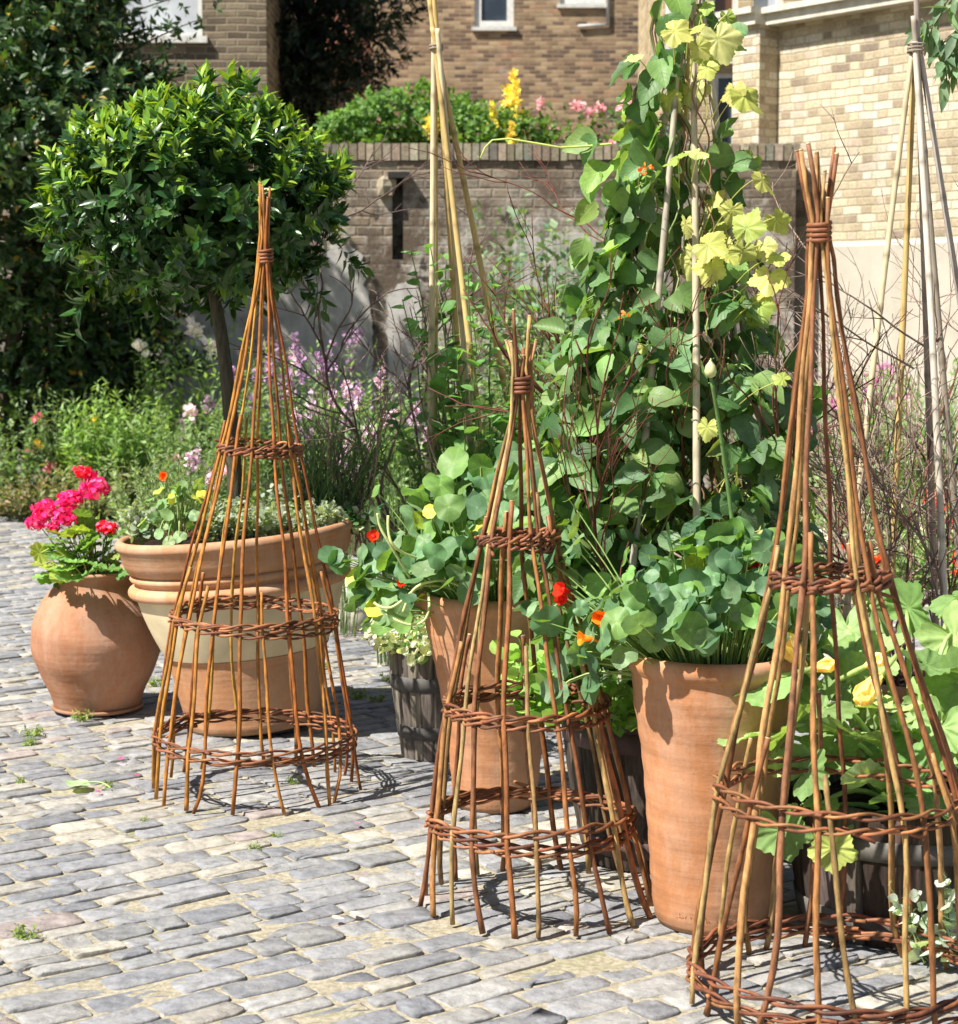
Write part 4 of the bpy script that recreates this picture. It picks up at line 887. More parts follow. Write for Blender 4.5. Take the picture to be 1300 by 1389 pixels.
# yellow spikes and roses above the wall
def clump(name, label, cat, base, h, spread, nst, L, w, per, cols, seed, group=None, fl=None, stemcol=(.09, .14, .04), sr=.003, tpl=LANCE3, lean=(0, 0), disc=.35, t0=.12, mat=None, ang=.9, hv=.45):
    """many leafy stems from one base; fl = dict(cols, n, L, size, r, tpl)"""
    rng = np.random.default_rng(seed); root = thing(name, label, cat, base, group); b = MB(); lf = MB(); B = np.zeros(3); spikes = []
    for i in range(nst):
        a = rng.uniform(0, 2 * PI); q = math.sqrt(rng.random()); o = np.array([math.cos(a), math.sin(a), 0])
        p0 = B + o * spread * disc * q; hh = h * rng.uniform(1 - hv, 1); p2 = p0 + o * spread * (1 - disc) * q * rng.uniform(.6, 1.2) + [lean[0] * hh, lean[1] * hh, hh]
        p1 = p0 * .6 + p2 * .4 + [0, 0, hh * .25]; c_ = bez(p0, p1, p2, 9); c_[1:] += rng.normal(0, .008, (8, 3)); b.tube(c_, np.linspace(sr, sr * .45, 9), 4, np.array(stemcol) * rng.uniform(.7, 1.3), False)
        k = per; t = np.linspace(t0, 1, k) + rng.uniform(-.5, .5, k) * .8 / k; t = np.clip(t, 0, 1); idx = t * 8; lo = np.clip(idx.astype(int), 0, 7); fr = (idx - lo)[:, None]
        P = c_[lo] * (1 - fr) + c_[lo + 1] * fr; T = unit(c_[lo + 1] - c_[lo]); lat = unit(np.cross(T, rdir(rng, k))); an = rng.normal(ang, .25, (k, 1)); d = T * np.cos(an) + lat * np.sin(an)
        lf.leaves(tpl, P, d, T + rng.normal(0, .35, (k, 3)) + [0, 0, .3], L * rng.uniform(.6, 1.2, k) * (1.1 - .45 * t), pick(rng, cols, k, .3), w * rng.uniform(.8, 1.2, k))
        if fl and len(spikes) < fl['n'] and rng.random() < fl['n'] / nst * 1.5: spikes.append((c_[-1], T[-1]))
    b.build('stems', M_STEM, root); lf.build('foliage', mat or M_LEAF, root)
    for (p, d) in spikes:
        f = MB(); k = fl.get('k', 26); t = rng.random(k); d = unit(d + [0, 0, .8]); L_ = fl['L'] * rng.uniform(.6, 1.2)
        P = p + d * (t * L_)[:, None] + rng.normal(0, 1, (k, 3)) * (fl['r'] * (1.1 - .8 * t))[:, None]
        f.tube([p - d * .02, p + d * L_], [.002, .001], 4, stemcol); f.leaves(fl.get('tpl', PETAL), P, rdir(rng, k) + d * .3, rdir(rng, k), fl['size'] * rng.uniform(.7, 1.2, k), pick(rng, fl['cols'], k, .25), 1.0)
        f.build(fl.get('name', 'flower_spike'), M_PETAL, root)
    return root
HEART2 = heart(.44, -.15, .5, .045, .7)
HEART3 = heart(.40, .7, .08, .03, .58)
GRN = [(.09, .17, .04), (.13, .22, .06), (.06, .12, .035), (.16, .24, .07)]
GRY = [(.17, .22, .13), (.22, .26, .16), (.13, .18, .10)]
BLU = [(.10, .17, .09), (.14, .21, .11), (.07, .13, .07)]
YEL_ = dict(cols=[(.66, .54, .06), (.7, .6, .14)], n=6, L=.26, size=.04, r=.026, k=46)
clump('mullein', 'plant with bright yellow flower spikes above the garden wall', 'plant', (zx(692, 17.0), 17.0, 2.5), .75, .26, 30, .09, 1.1, 10, [(.22, .28, .05), (.16, .24, .06)], 110, None, YEL_, hv=.6)
clump('mullein', 'single tall yellow flower spike beside the yellow flowers above the wall', 'plant', (zx(689, 17.1), 17.1, 2.5), .78, .04, 3, .08, 1.1, 10, GRN, 111, None, dict(YEL_, n=2, L=.34, r=.034, k=90), hv=.1)
clump('mullein', 'small yellow flowered plant at the left of the hedge above the wall', 'plant', (zx(578, 16.7), 16.7, 2.5), .66, .1, 6, .07, 1.1, 10, GRN, 112, None, dict(YEL_, n=3, L=.1), hv=.3)
ROSE = dict(cols=[(.66, .40, .42), (.7, .5, .5), (.6, .28, .33)], n=12, L=.03, size=.042, r=.02, k=26, name='flower')
clump('rose_bush', 'pink rose bush above the garden wall near the house corner', 'rose', (zx(800, 17.0), 17.0, 2.5), .80, .5, 44, .08, 1.3, 14, [(.07, .13, .04), (.10, .17, .05)], 113, None, ROSE, tpl=OVAL, hv=.6)
clump('rose_bush', 'second pink rose bush above the wall, behind the climbing beans', 'rose', (zx(880, 17.0), 17.0, 2.5), .82, .35, 34, .08, 1.3, 14, [(.07, .13, .04), (.10, .17, .05)], 114, None, dict(ROSE, n=8), tpl=OVAL, hv=.5)

# ------------------------------------------------------------------ flower bed
bed = [
 # px, D, h, spread, nst, leafL, w, per, cols, cat, label, flowers
 (10, 14.1, .70, .42, 40, .055, 1.2, 18, GRN, 'bushy green plant at the far left end of the flower bed', dict(cols=[(.7, .15, .2), (.75, .3, .4)], n=4, L=.03, size=.05, r=.02, k=14, name='flower')),
 (70, 14.1, .95, .36, 36, .06, 1.0, 20, [(.10, .17, .05), (.07, .12, .04)], 'upright plant with tiny yellow flowers under the dark shrub', dict(cols=[(.75, .55, .05)], n=5, L=.03, size=.04, r=.015, k=8, name='flower')),
 (130, 13.9, .85, .36, 60, .085, .7, 26, [(.17, .28, .06), (.20, .32, .08), (.13, .22, .05)], 'feathery bright green plant left of the bay stem', None),
 (185, 14.0, .95, .4, 55, .08, .7, 26, [(.15, .25, .07), (.19, .29, .09)], 'tall feathery green plant behind the white flower', None),
 (235, 14.2, 1.45, .45, 50, .075, 1.2, 18, [(.16, .26, .07), (.20, .30, .09)], 'tall pale green bush against the rendered wall', dict(cols=[(.75, .73, .66)], n=3, L=.03, size=.06, r=.025, k=20, name='flower')),
 (110, 13.7, .42, .45, 40, .06, 1.2, 14, [(.18, .19, .07), (.13, .15, .05), (.20, .14, .07)], 'low browning plant at the front of the flower bed on the left', None),
 (30, 13.7, .35, .45, 40, .05, 1.3, 14, [(.15, .17, .06), (.12, .12, .05), (.2, .13, .07)], 'low dry looking plant at the cobble edge on the far left', None),
 (265, 12.2, .95, .5, 60, .07, .8, 22, [(.14, .22, .07), (.11, .18, .06)], 'mid green bushy plant right behind the left side of the planter', dict(cols=[(.75, .58, .62)], n=4, L=.05, size=.04, r=.02, k=20)),
 (200, 11.4, .62, .45, 60, .06, .9, 22, [(.15, .22, .08), (.18, .22, .10), (.12, .17, .06)], 'loose grey green plant behind the geranium', None),
 (345, 13.4, 1.3, .5, 50, .07, .8, 20, [(.13, .21, .06), (.17, .26, .08)], 'green plant with mauve flower spikes behind the bay stem', dict(cols=[(.24, .15, .25), (.32, .21, .31)], n=10, L=.14, size=.035, r=.018, k=26)),
 (430, 13.6, 1.3, .5, 50, .07, .8, 20, [(.15, .24, .07), (.18, .27, .09)], 'green plant with dull purple spikes near the bare branches', dict(cols=[(.24, .15, .25), (.31, .2, .3)], n=14, L=.16, size=.035, r=.02, k=28)),
 (500, 13.0, 1.05, .5, 50, .075, .8, 20, [(.14, .24, .07), (.19, .29, .09)], 'light green plant behind the yellow canes, low and loose', None),
 (570, 13.2, .95, .5, 50, .07, 1.0, 18, [(.13, .22, .07), (.17, .26, .08)], 'leafy green plant against the old wall behind the yellow canes', None),
 (700, 14.6, 2.35, .42, 40, .12, 1.2, 15, BLU, 'tall grey leaved plant with a pale flower spike against the wall', dict(cols=[(.5, .55, .35)], n=2, L=.2, size=.03, r=.02, k=40)),
 (770, 14.4, 2.2, .55, 56, .13, 1.25, 15, BLU, 'tall bushy grey green plant against the wall left of the beans', None),
 (835, 14.5, 2.45, .45, 46, .12, 1.2, 14, BLU, 'tall grey green plant rising just behind the bean leaves', None),
 (645, 12.4, 1.45, .45, 60, .07, .8, 20, [(.15, .24, .08), (.19, .28, .10)], 'feathery green plant between the yellow canes and the beans', None),
 (745, 12.2, 1.55, .5, 64, .07, .8, 20, [(.14, .22, .08), (.18, .27, .10)], 'tall feathery plant just left of the climbing beans', None),
 (730, 12.6, .9, .55, 46, .08, 1.1, 16, GRN, 'mid height green plant behind the middle willow cone', None),
 (860, 12.8, 1.0, .5, 40, .08, 1.1, 16, GRN, 'dense green plant hidden behind the climbing beans', None),
 (1015, 14.0, .9, .4, 30, .08, 1.1, 14, GRN, 'green plant at the foot of the wall pier', None),
 (1095, 13.4, 1.0, .4, 40, .08, .9, 18, [(.12, .20, .06), (.15, .24, .08)], 'plant with magenta flowers against the pale rendered wall', dict(cols=[(.55, .12, .42), (.6, .2, .5)], n=9, L=.1, size=.05, r=.03, k=22)),
 (1165, 12.9, 1.15, .4, 42, .08, .9, 18, [(.11, .19, .06), (.15, .24, .08)], 'tall plant with pink purple flowers among the right hand twigs', dict(cols=[(.55, .18, .42), (.6, .28, .5)], n=9, L=.1, size=.05, r=.03, k=22)),
 (1230, 12.4, 1.1, .5, 56, .09, .8, 20, [(.14, .24, .07), (.19, .29, .09)], 'fresh green bushy plant behind the right hand canes', None),
 (1300, 11.8, 1.2, .5, 50, .09, .8, 20, [(.12, .20, .06), (.16, .25, .08)], 'green bushy plant cut by the right edge of the picture', None),
 (1120, 11.2, .55, .5, 50, .07, 1.0, 16, [(.14, .23, .07), (.18, .26, .10)], 'low green plant between the nearest cone and the side wall', None),
 (1210, 10.6, .42, .55, 60, .045, 1.1, 18, [(.30, .32, .22), (.36, .36, .27), (.22, .26, .15)], 'low pale silvery plant behind the right hand twigs', dict(cols=[(.7, .68, .58)], n=12, L=.02, size=.03, r=.02, k=16, name='flower')),
 (1290, 9.8, .50, .45, 44, .06, 1.0, 16, [(.12, .22, .06), (.17, .27, .08)], 'plant with orange red flowers at the right edge', dict(cols=[(.75, .10, .02), (.8, .18, .02)], n=7, L=.02, size=.05, r=.02, k=22, name='flower')),
 (1150, 9.4, .42, .45, 50, .05, 1.0, 16, [(.24, .28, .15), (.3, .32, .2), (.15, .22, .08)], 'low pale leaved plant behind the courgettes', dict(cols=[(.75, .12, .02)], n=2, L=.02, size=.04, r=.015, k=18, name='flower')),
]
for i, (px, D, h, s_, ns, L, w, per, cols, lab, fl) in enumerate(bed):
    g_ = gnd(px, 420 + 1.5 * 2600 / D); clump('border_plant', lab, 'plant', (zx(px, D), D, .01), h, s_, int(ns * 1.5), L * 1.15, w * 1.15, per, [tuple(np.array(c) * .95 + .035) for c in cols], 200 + i, 'plants in the back flower bed', fl, hv=.6)
# plants standing close behind the planter
TOAD = dict(cols=[(.60, .46, .53), (.66, .54, .6), (.46, .32, .44)], n=9, L=.11, size=.022, r=.013, k=30)
for i, (px, D, h, s_, ns, lab, fl) in enumerate([
    (258, 8.6, 1.02, .22, 16, 'slender toadflax with pale pink spikes left of the bay stem', dict(TOAD, n=4)),
    (455, 8.7, 1.22, .30, 26, 'slender toadflax with pink spikes right of the tall orange cone', dict(TOAD, n=12)),
    (535, 8.4, 1.05, .28, 24, 'slender toadflax with pink spikes beside the yellow canes', dict(TOAD, n=10)),
    (400, 9.3, 1.2, .3, 22, 'slender toadflax with mauve spikes behind the orange cone', dict(TOAD, n=9, cols=[(.32, .2, .34), (.4, .26, .4)]))]):
    clump('toadflax', lab, 'plant', (zx(px, D), D, .01), h, s_, ns, .05, .6, 16, BLU, 240 + i, 'toadflax clumps behind the planter', fl, sr=.0022, hv=.35)
clump('rosemary_bush', 'dark needle leaved rosemary bush at the right end of the planter', 'shrub', (zx(440, 6.98), 6.98, .68), .46, .26, 120, .035, 1.0, 40, [(.05, .09, .045), (.07, .12, .06), (.10, .15, .09)], 250, None, None, tpl=NEEDLE, ang=.6, sr=.0025, hv=.45, lean=(.12, 0))
clump('rosemary_bush', 'lower dark rosemary bush beside the yellow canes', 'shrub', (zx(535, 8.0), 8.0, .01), .95, .25, 70, .035, 1.0, 36, [(.06, .10, .05), (.08, .13, .06)], 251, None, None, tpl=NEEDLE, ang=.6, sr=.0025, hv=.4)
# planting inside the planter
pz = .69
SILV = [(.24, .28, .21), (.31, .345, .27), (.19, .235, .16)]
clump('santolina', 'grey green feathery plant at the left inside the planter', 'plant', (zx(225, 6.98), 6.98, pz), .27, .20, 90, .028, 1.2, 26, [(.20, .26, .13), (.25, .31, .17), (.15, .21, .09)], 260, None, None, tpl=NEEDLE, ang=.7, sr=.0018)
for i, (px, D, h, s_, n_, lab) in enumerate([(335, 6.70, .15, .17, 64, 'silver leaved trailing plant in the middle of the planter'), (285, 6.68, .10, .09, 30, 'low silver leaved plant beside the small nasturtium in the planter'), (415, 6.74, .13, .14, 50, 'silver leaved plant near the right of the planter'), (183, 6.76, .12, .08, 22, 'silver leaved plant at the left lip of the planter'), (375, 6.98, .2, .16, 36, 'taller silver leaved plant beside the bay stem')]):
    clump('silver_plant', lab, 'plant', (zx(px, D), D, pz), h, s_, n_, .03, 1.6, 14, SILV, 270 + i, 'silver leaved plants in the planter', None, stemcol=(.4, .42, .35), sr=.0015, tpl=OVAL)
clump('ivy', 'small dark green leafy plant at the right lip of the planter', 'plant', (zx(470, 6.85), 6.85, pz + .01), .10, .11, 22, .04, 1.7, 9, [(.05, .12, .04), (.35, .38, .25)], 279, None, None, tpl=OVAL)

def nasturtium(label, c, R_, h, n, seed, size=(.028, .045), drape=None, cols=None, flowers=(), yellow=.008, front=.25, z0=None):
    """round leaves on stalks in a mound over the pot centre c (rim level)"""
    rng = np.random.default_rng(seed); root = thing('nasturtium', label, 'plant', tuple(c)); cols = cols or [(.085, .17, .075), (.11, .20, .10), (.06, .125, .06), (.14, .23, .11), (.12, .22, .06)]
    c = np.array(c); d = rdir(rng, n); d[:, 2] = np.abs(d[:, 2]); q = (.45 + .55 * rng.random(n) ** .5)
    P = d * q[:, None] * np.array([R_[0], R_[1], h]); P[:, 2] += -.01 + .02 * rng.random(n); P[:, 2] = np.where((P[:, 1] < .08) & (P[:, 2] < .10) & (h > .2), .10 + .12 * rng.random(n), P[:, 2])
    if drape is not None:
        dr = np.array([np.array(at(px, py, D)) - c for px, py, D in drape]); dr = np.vstack([dr, dr[len(dr) // 3:] + rng.normal(0, .03, (len(dr) - len(dr) // 3, 3))]) if h > .2 else dr; P = np.vstack([P, dr + rng.normal(0, .012, dr.shape)]); d = np.vstack([d, unit(dr * [1, 1, .2])])
    N = unit(d * [.55, .55, .2] + [-.12, -.35, .55] + rng.normal(0, .38, P.shape)); m = len(P)
    st = MB(); b = MB()
    for i in range(m):
        o = unit(P[i] * [1, 1, 0]) * min(.09, .5 * np.hypot(*P[i][:2])) + [0, 0, -.05]; mid = o * .4 + P[i] * .6 + [0, 0, .03 + .02 * rng.random()] if P[i][2] > -.04 else P[i] * .75 + [0, 0, .08]
        st.tube(bez(o, mid, P[i], 7), np.linspace(.0024, .0016, 7), 5, np.array([(.22, .32, .10), (.30, .38, .14), (.17, .28, .08)][rng.integers(3)]), False)
    col = pick(rng, cols, m, .22); y = rng.random(m) < yellow; col[y] = pick(rng, [(.45, .42, .06), (.3, .36, .06)], y.sum(), .2)
    sel = rng.random(m) < .5; S = rng.uniform(size[0], size[1], m) * np.where(rng.random(m) < .2, .65, 1)
    for s_, tp in ((sel, NAST), (~sel, NAST2)): b.leaves(tp, P[s_], rdir(rng, s_.sum()), N[s_], S[s_], col[s_], rng.uniform(.88, 1.08, s_.sum()))
    st.build('stems', M_STEM, root); b.build('foliage', M_NAST, root)
    for (px, py, D, s_, fc) in flowers:
        f = MB(); p = at(px, py, D) - c; ax = unit(np.array([rng.normal(0, .9), -.7, rng.uniform(-.1, .5)])); s_ = s_ * .64; u_ = unit(np.cross(ax, [0, 0, 1])); v_ = np.cross(u_, ax)
        for k in range(5):
            a = k * 2 * PI / 5 + .3; rd = u_ * math.cos(a) + v_ * math.sin(a); f.leaves(PETAL, [p + rd * .003], rd * rng.uniform(.7, 1.2) + ax * rng.uniform(.4, .9), ax - rd * .5 + rng.normal(0, .25, 3), s_ * rng.uniform(.9, 1.15), pick(rng, fc, 1, .15), 1.35)
        f.tube([p + ax * .004, p - ax * .02, p - ax * .045 + [0, 0, -.01]], [.009, .005, .0015], 7, np.array(fc[0]) * .8); f.tube(bez(p - ax * .02, p * .6, p * [.3, .3, 0] + [0, 0, -.04], 7), .0016, 4, (.2, .3, .1), False)
        f.build('flower', M_PETAL, root)
    return root
ORG = [(.80, .13, .008), (.85, .20, .01)]; RDF = [(.55, .02, .008), (.65, .04, .008)]; ORY = [(.85, .30, .015), (.8, .2, .01)]
rim3 = (P3[0], P3[1], .63); rim2 = (P2[0], P2[1], .61)
nasturtium('large blue green nasturtium with orange flowers filling the front terracotta pot', rim3, (.285, .26, .40), .40, 0, 0) if False else None
nasturtium('round leaved nasturtium with orange flowers overflowing the front terracotta pot', rim3, (.30, .25), .38, 260, 300, (.026, .045),
    [(740, 860, 4.75), (850, 862, 4.42), (872, 838, 4.38), (905, 850, 4.40), (882, 866, 4.43), (838, 850, 4.42), (925, 838, 4.38), (862, 812, 4.38), (818, 868, 4.42), (850, 790, 4.36), (728, 825, 4.72), (745, 800, 4.7), (760, 845, 4.65), (775, 880, 4.6), (800, 905, 4.58), (745, 780, 4.7), (760, 760, 4.7), (735, 770, 4.72), (790, 840, 4.6), (808, 860, 4.56), (770, 900, 4.62), (790, 925, 4.6), (738, 838, 4.6), (752, 812, 4.66), (780, 820, 4.58), (765, 700, 4.75), (780, 720, 4.7)], None,
    [(815, 838, 4.52, .034, ORG), (794, 866, 4.54, .03, ORY), (764, 800, 4.58, .034, RDF), (985, 806, 4.56, .03, ORY), (1030, 766, 4.62, .028, RDF), (762, 812, 4.6, .026, RDF), (852, 812, 4.56, .016, RDF)])
nasturtium('bushy nasturtium with few flowers spilling left from the terracotta pot behind the middle cone', rim2, (.36, .27), .46, 250, 301, (.034, .054),
    [(492, 800, 5.75), (578, 772, 5.45), (602, 786, 5.45), (562, 800, 5.44), (592, 750, 5.42), (622, 776, 5.46), (570, 740, 5.44), (640, 790, 5.48), (500, 840, 5.7), (488, 822, 5.72), (515, 830, 5.65), (530, 855, 5.6), (505, 785, 5.75), (470, 760, 5.8), (455, 752, 5.82), (490, 750, 5.75), (520, 800, 5.65), (545, 815, 5.6), (560, 790, 5.6), (478, 790, 5.76), (512, 815, 5.68), (540, 780, 5.6), (502, 700, 5.75), (515, 680, 5.75), (548, 840, 5.56), (495, 775, 5.7), (530, 760, 5.66)], None,
    [(507, 728, 5.66, .03, RDF), (545, 790, 5.6, .024, RDF)], .06)
cP = at(245, 700, 6.66)
nasturtium('small pale nasturtium with one orange flower hanging over the left of the planter rim', tuple(cP), (.13, .10), .13, 34, 302, (.018, .028), [(215, 722, 6.55), (230, 735, 6.52), (200, 712, 6.58), (245, 728, 6.52), (192, 705, 6.6), (262, 718, 6.54), (225, 712, 6.56)],
    [(.17, .27, .12), (.22, .32, .14), (.13, .23, .09)], [(222, 645, 6.68, .028, ORG)], .08)

# yellow green trailing stalks over the pot edge
def stalks(root_name, label, cat, paths, r, col, group=None):
    for pth in paths:
        P = np.array([at(*p) for p in pth]); o = thing(root_name, label, cat, tuple(P[0]), group); t = np.linspace(0, 1, 24); i = np.linspace(0, 1, len(P))
        c_ = np.stack([np.interp(t, i, P[:, k]) for k in range(3)], -1); c_ = np.stack([np.convolve(np.pad(c_[:, k], 3, 'edge'), np.ones(7) / 7, 'valid') for k in range(3)], -1); b = MB(); b.tube(c_, r, 6, col); b.build('stalk', M_STEM, o, local=False)
stalks('bare_stalk', 'pale bare nasturtium stalk looping over the left of the terracotta pot', 'stalk', [[(612, 800, 5.62), (580, 790, 5.58), (560, 800, 5.52), (540, 822, 5.5), (520, 828, 5.5), (505, 815, 5.52)], [(600, 760, 5.62), (565, 758, 5.55), (535, 745, 5.5), (526, 725, 5.5), (527, 695, 5.52)], [(580, 800, 5.55), (585, 830, 5.5), (570, 850, 5.5), (540, 845, 5.5), (515, 825, 5.52)], [(560, 790, 5.55), (530, 740, 5.5), (515, 715, 5.5), (512, 694, 5.5)], [(625, 795, 5.5), (600, 785, 5.5), (560, 795, 5.48), (545, 835, 5.48)]], .0042, (.42, .46, .20), 'bare nasturtium stalks')

# ------------------------------------------------------------------ geranium in the jar
rng = np.random.default_rng(310); jc = np.array([PJ[0], PJ[1], .50])
ger = thing('geranium', 'pink flowered geranium with scalloped green leaves growing in the round jar', 'plant', tuple(jc)); b = MB(); st = MB()
gl = [(85, 745), (100, 725), (120, 760), (150, 770), (105, 780), (75, 770), (60, 765), (70, 745), (90, 790), (130, 740), (165, 760), (55, 750), (120, 725), (140, 750), (95, 760), (80, 725), (110, 700), (118, 715), (165, 745), (150, 735), (70, 785), (130, 785), (60, 780), (110, 770), (158, 780)] + [(rng.uniform(60, 170), rng.uniform(720, 785)) for _ in range(34)]
ov = [(88, 772), (104, 762), (78, 758), (120, 778), (146, 772), (96, 784), (132, 766), (66, 768)]
for k_, (px, py) in enumerate(gl + ov):
    p = at(px, py, PJ[1] - .14 + rng.uniform(-.03, .16) if k_ < len(gl) else PJ[1] - .25 + rng.uniform(-.02, .03)) - jc; b.leaves(GERA, [p], unit(p + [0, -.1, -.1]), unit(p * [.6, .6, .3] + [-.1, -.25, .5] + rng.normal(0, .2, 3)), rng.uniform(.034, .056), pick(rng, [(.11, .22, .06), (.15, .27, .08), (.08, .17, .05), (.24, .30, .07)], 1, .2)); st.tube(bez([p[0] * .3, p[1] * .3, -.03], p * [.6, .6, 1] + [0, 0, .03], p, 6), .0022, 5, (.2, .28, .1), False)
PINK = [(.60, .022, .17), (.52, .014, .10), (.64, .05, .25)]; REDP = [(.55, .012, .03), (.5, .01, .02)]
for (px, py, dd, r_, fc) in [(111, 640, .0, .030, REDP), (128, 662, -.03, .048, PINK), (95, 678, -.05, .046, PINK), (62, 692, -.05, .046, PINK), (88, 700, -.08, .042, PINK), (50, 708, -.04, .035, PINK), (145, 716, -.1, .034, REDP), (98, 722, -.02, .022, REDP), (122, 645, .02, .03, PINK), (72, 715, -.06, .026, PINK)]:
    p = at(px, py, PJ[1] + dd) - jc; f = MB(); k = 120; d = rdir(rng, k); f.leaves(PETAL, p + d * r_ * rng.uniform(.4, 1.1, (k, 1)) * [1.1, 1, .7], np.cross(d, rdir(rng, k)), d, r_ * .48, pick(rng, fc + fc + [(.72, .16, .32)], k, .4), 1.2)
    f.tube(bez(p, p * [.7, .7, .6], [p[0] * .25, p[1] * .25, 0], 8), .0022, 5, (.2, .28, .1), False); f.build('flower', M_PETAL, ger)
st.build('stems', M_STEM, ger); b.build('foliage', M_GERA, ger)

# ------------------------------------------------------------------ climbing beans and golden hop
rng = np.random.default_rng(320); bc = np.array([T2[0], T2[1], .42])
bean = thing('runner_bean', 'dense climbing beans with heart shaped green leaves covering the bamboo wigwam', 'plant', tuple(bc)); b = MB(); st = MB()
GB = [(.075, .15, .05), (.10, .18, .07), (.05, .11, .038), (.13, .22, .07), (.10, .17, .085), (.16, .24, .08)]
prof = np.array([(0.0, .20), (.25, .33), (.5, .36), (.9, .32), (1.15, .22), (1.3, .15), (1.5, .09), (1.9, .05), (2.1, .04)])
cxp = np.array([(0, .06), (.5, .04), (.9, .05), (1.4, .03), (1.65, .0), (1.9, .04), (2.1, .06)])
n = 680; z = rng.choice(np.linspace(-.02, 1.75, 200), n, p=(lambda q: q / q.sum())(np.interp(np.linspace(-.02, 1.75, 200), [0, .2, .85, 1.2, 1.6, 1.75], [1.0, 1.2, 1.05, .34, .08, .03]))); a = rng.uniform(0, 2 * PI, n)
left = rng.random(n) < .22; a[left] = rng.normal(PI, .6, left.sum())
r = np.interp(z, prof[:, 0], prof[:, 1]) * (.5 + .58 * rng.random(n) ** .6); o = np.stack([np.cos(a), np.sin(a), 0 * a], -1); C0 = o * r[:, None] + np.stack([np.interp(z, cxp[:, 0], cxp[:, 1]), 0 * z, z], -1)
C0[:, 1] = np.where(C0[:, 1] < 0, C0[:, 1] * .62, C0[:, 1])
for (x0, x1) in ((.115, .10), (-.035, .075)):
    hit = (np.abs(C0[:, 0] - (x0 + (x1 - x0) * z / 1.9)) < .06) & (C0[:, 1] < -.02) & (z > (.1 if x0 > 0 else 1.15)); C0[hit, 1] = .1
sidev = np.stack([-np.sin(a), np.cos(a), 0 * a], -1)
for k in range(3):
    dsp = (o * .5 * (k == 0) + sidev * (k - .0 if k == 1 else -1.0) * (k > 0) * .8 + [0, 0, -.45]) + rng.normal(0, .3, (n, 3)); d = unit(dsp)
    keep = rng.random(n) < .93
    NN = o * .75 + [-.1, -.15, .55] + rng.normal(0, .35, (n, 3)); CC = pick(rng, GB, n, .3); SS = rng.uniform(.048, .094, n); TS = rng.integers(0, 3, n)
    for q, tp in enumerate((HEART, HEART2, HEART3)):
        kq = keep & (TS == q); b.leaves(tp, (C0 + d * .035)[kq], d[kq], NN[kq], SS[kq], CC[kq], rng.uniform(.8, 1.05, kq.sum()))
for i in range(0, n, 2): st.tube(bez(C0[i] - o[i] * .09, C0[i] - o[i] * .03 + [0, 0, .03], C0[i] + o[i] * .01, 5), .0018, 4, (.18, .26, .08), False)
for k in range(12):
    a0 = k * 2 * PI / 12; t = np.linspace(0, 1, 60); zz_ = t * 1.85; rr = np.interp(zz_, [0, 1.9], [.22, .03]); th = a0 + .6 * np.sin(t * 5 + k) * .3; hel = .016
    st.tube(np.stack([rr * np.cos(th) + hel * np.cos(t * 60) + np.interp(zz_, cxp[:, 0], cxp[:, 1]), rr * np.sin(th) + hel * np.sin(t * 60), zz_], -1), .0025, 5, [(.16, .20, .08), (.13, .07, .05), (.2, .25, .1)][k % 3], False)
tops = [(860, 215), (845, 250), (825, 270), (808, 235), (835, 300), (800, 330), (878, 160), (880, 180), (900, 230), (870, 300), (812, 180), (885, 10), (895, 35), (860, 140), (905, 75), (900, 100), (925, 5), (955, 25), (975, 190), (990, 60), (1000, 230), (985, 240), (840, 330), (880, 240)]
for (px, py) in tops:
    p = at(px, py, T2[1] + rng.uniform(-.12, .05)) - bc; k = 2; b.leaves(HEART, p + rng.normal(0, .02, (k, 3)), unit(rng.normal(0, .5, (k, 3)) + [-.1, -.2, -.5]), rng.normal(0, .35, (k, 3)) + [-.3, -.5, .5], rng.uniform(.07, .1, k), pick(rng, GB + [(.16, .28, .07), (.2, .3, .08)], k, .2), .92)
st.build('stems', M_STEM, bean); b.build('foliage', M_BEAN, bean)
for (px, py) in [(868, 235), (878, 228), (848, 425)]:
    p = at(px, py, T2[1] - .2) - bc; f = MB(); k = 7; f.leaves(PETAL, p + rng.normal(0, .008, (k, 3)), rdir(rng, k), rdir(rng, k), .011, pick(rng, [(.75, .10, .02), (.8, .2, .03)], k)); f.tube([p, p + [0, .06, -.04]], .0012, 4, (.2, .25, .1)); f.build('flower', M_PETAL, bean)
hop = thing('golden_hop', 'yellow green lobed hop leaves twining up the top and right of the bean wigwam', 'plant', (T2[0] + .06, T2[1] - .05, .42)); hb_ = np.array(hop.location); b = MB(); st = MB()
HY = [(.55, .56, .16), (.60, .60, .22), (.48, .52, .13), (.34, .44, .10)]
hops = [(920, 120, .1), (935, 118, .1), (1005, 125, .11), (995, 118, .08), (910, 40, .09), (972, 45, .12), (965, 60, .11), (860, 75, .06), (920, 215, .08), (950, 205, .07), (965, 270, .07), (955, 330, .1), (975, 325, .09), (940, 345, .11), (965, 355, .1), (1025, 350, .11), (1045, 370, .1), (1000, 300, .09), (1020, 215, .08), (1030, 240, .09), (1010, 315, .1), (1050, 295, .08), (995, 280, .07), (985, 350, .07), (1030, 410, .09), (1020, 425, .08), (1045, 400, .07), (950, 510, .05), (980, 515, .05), (1000, 640, .06), (1030, 690, .06), (1010, 635, .065), (960, 575, .07), (1065, 515, .05), (905, 130, .08), (985, 20, .06), (960, 5, .05), (930, 300, .07), (1000, 690, .04), (870, 470, .05), (945, 60, .07), (1010, 335, .08), (978, 300, .08), (935, 40, .07), (958, 90, .06), (1035, 330, .08), (1055, 345, .07), (1030, 720, .05), (1005, 665, .05)]
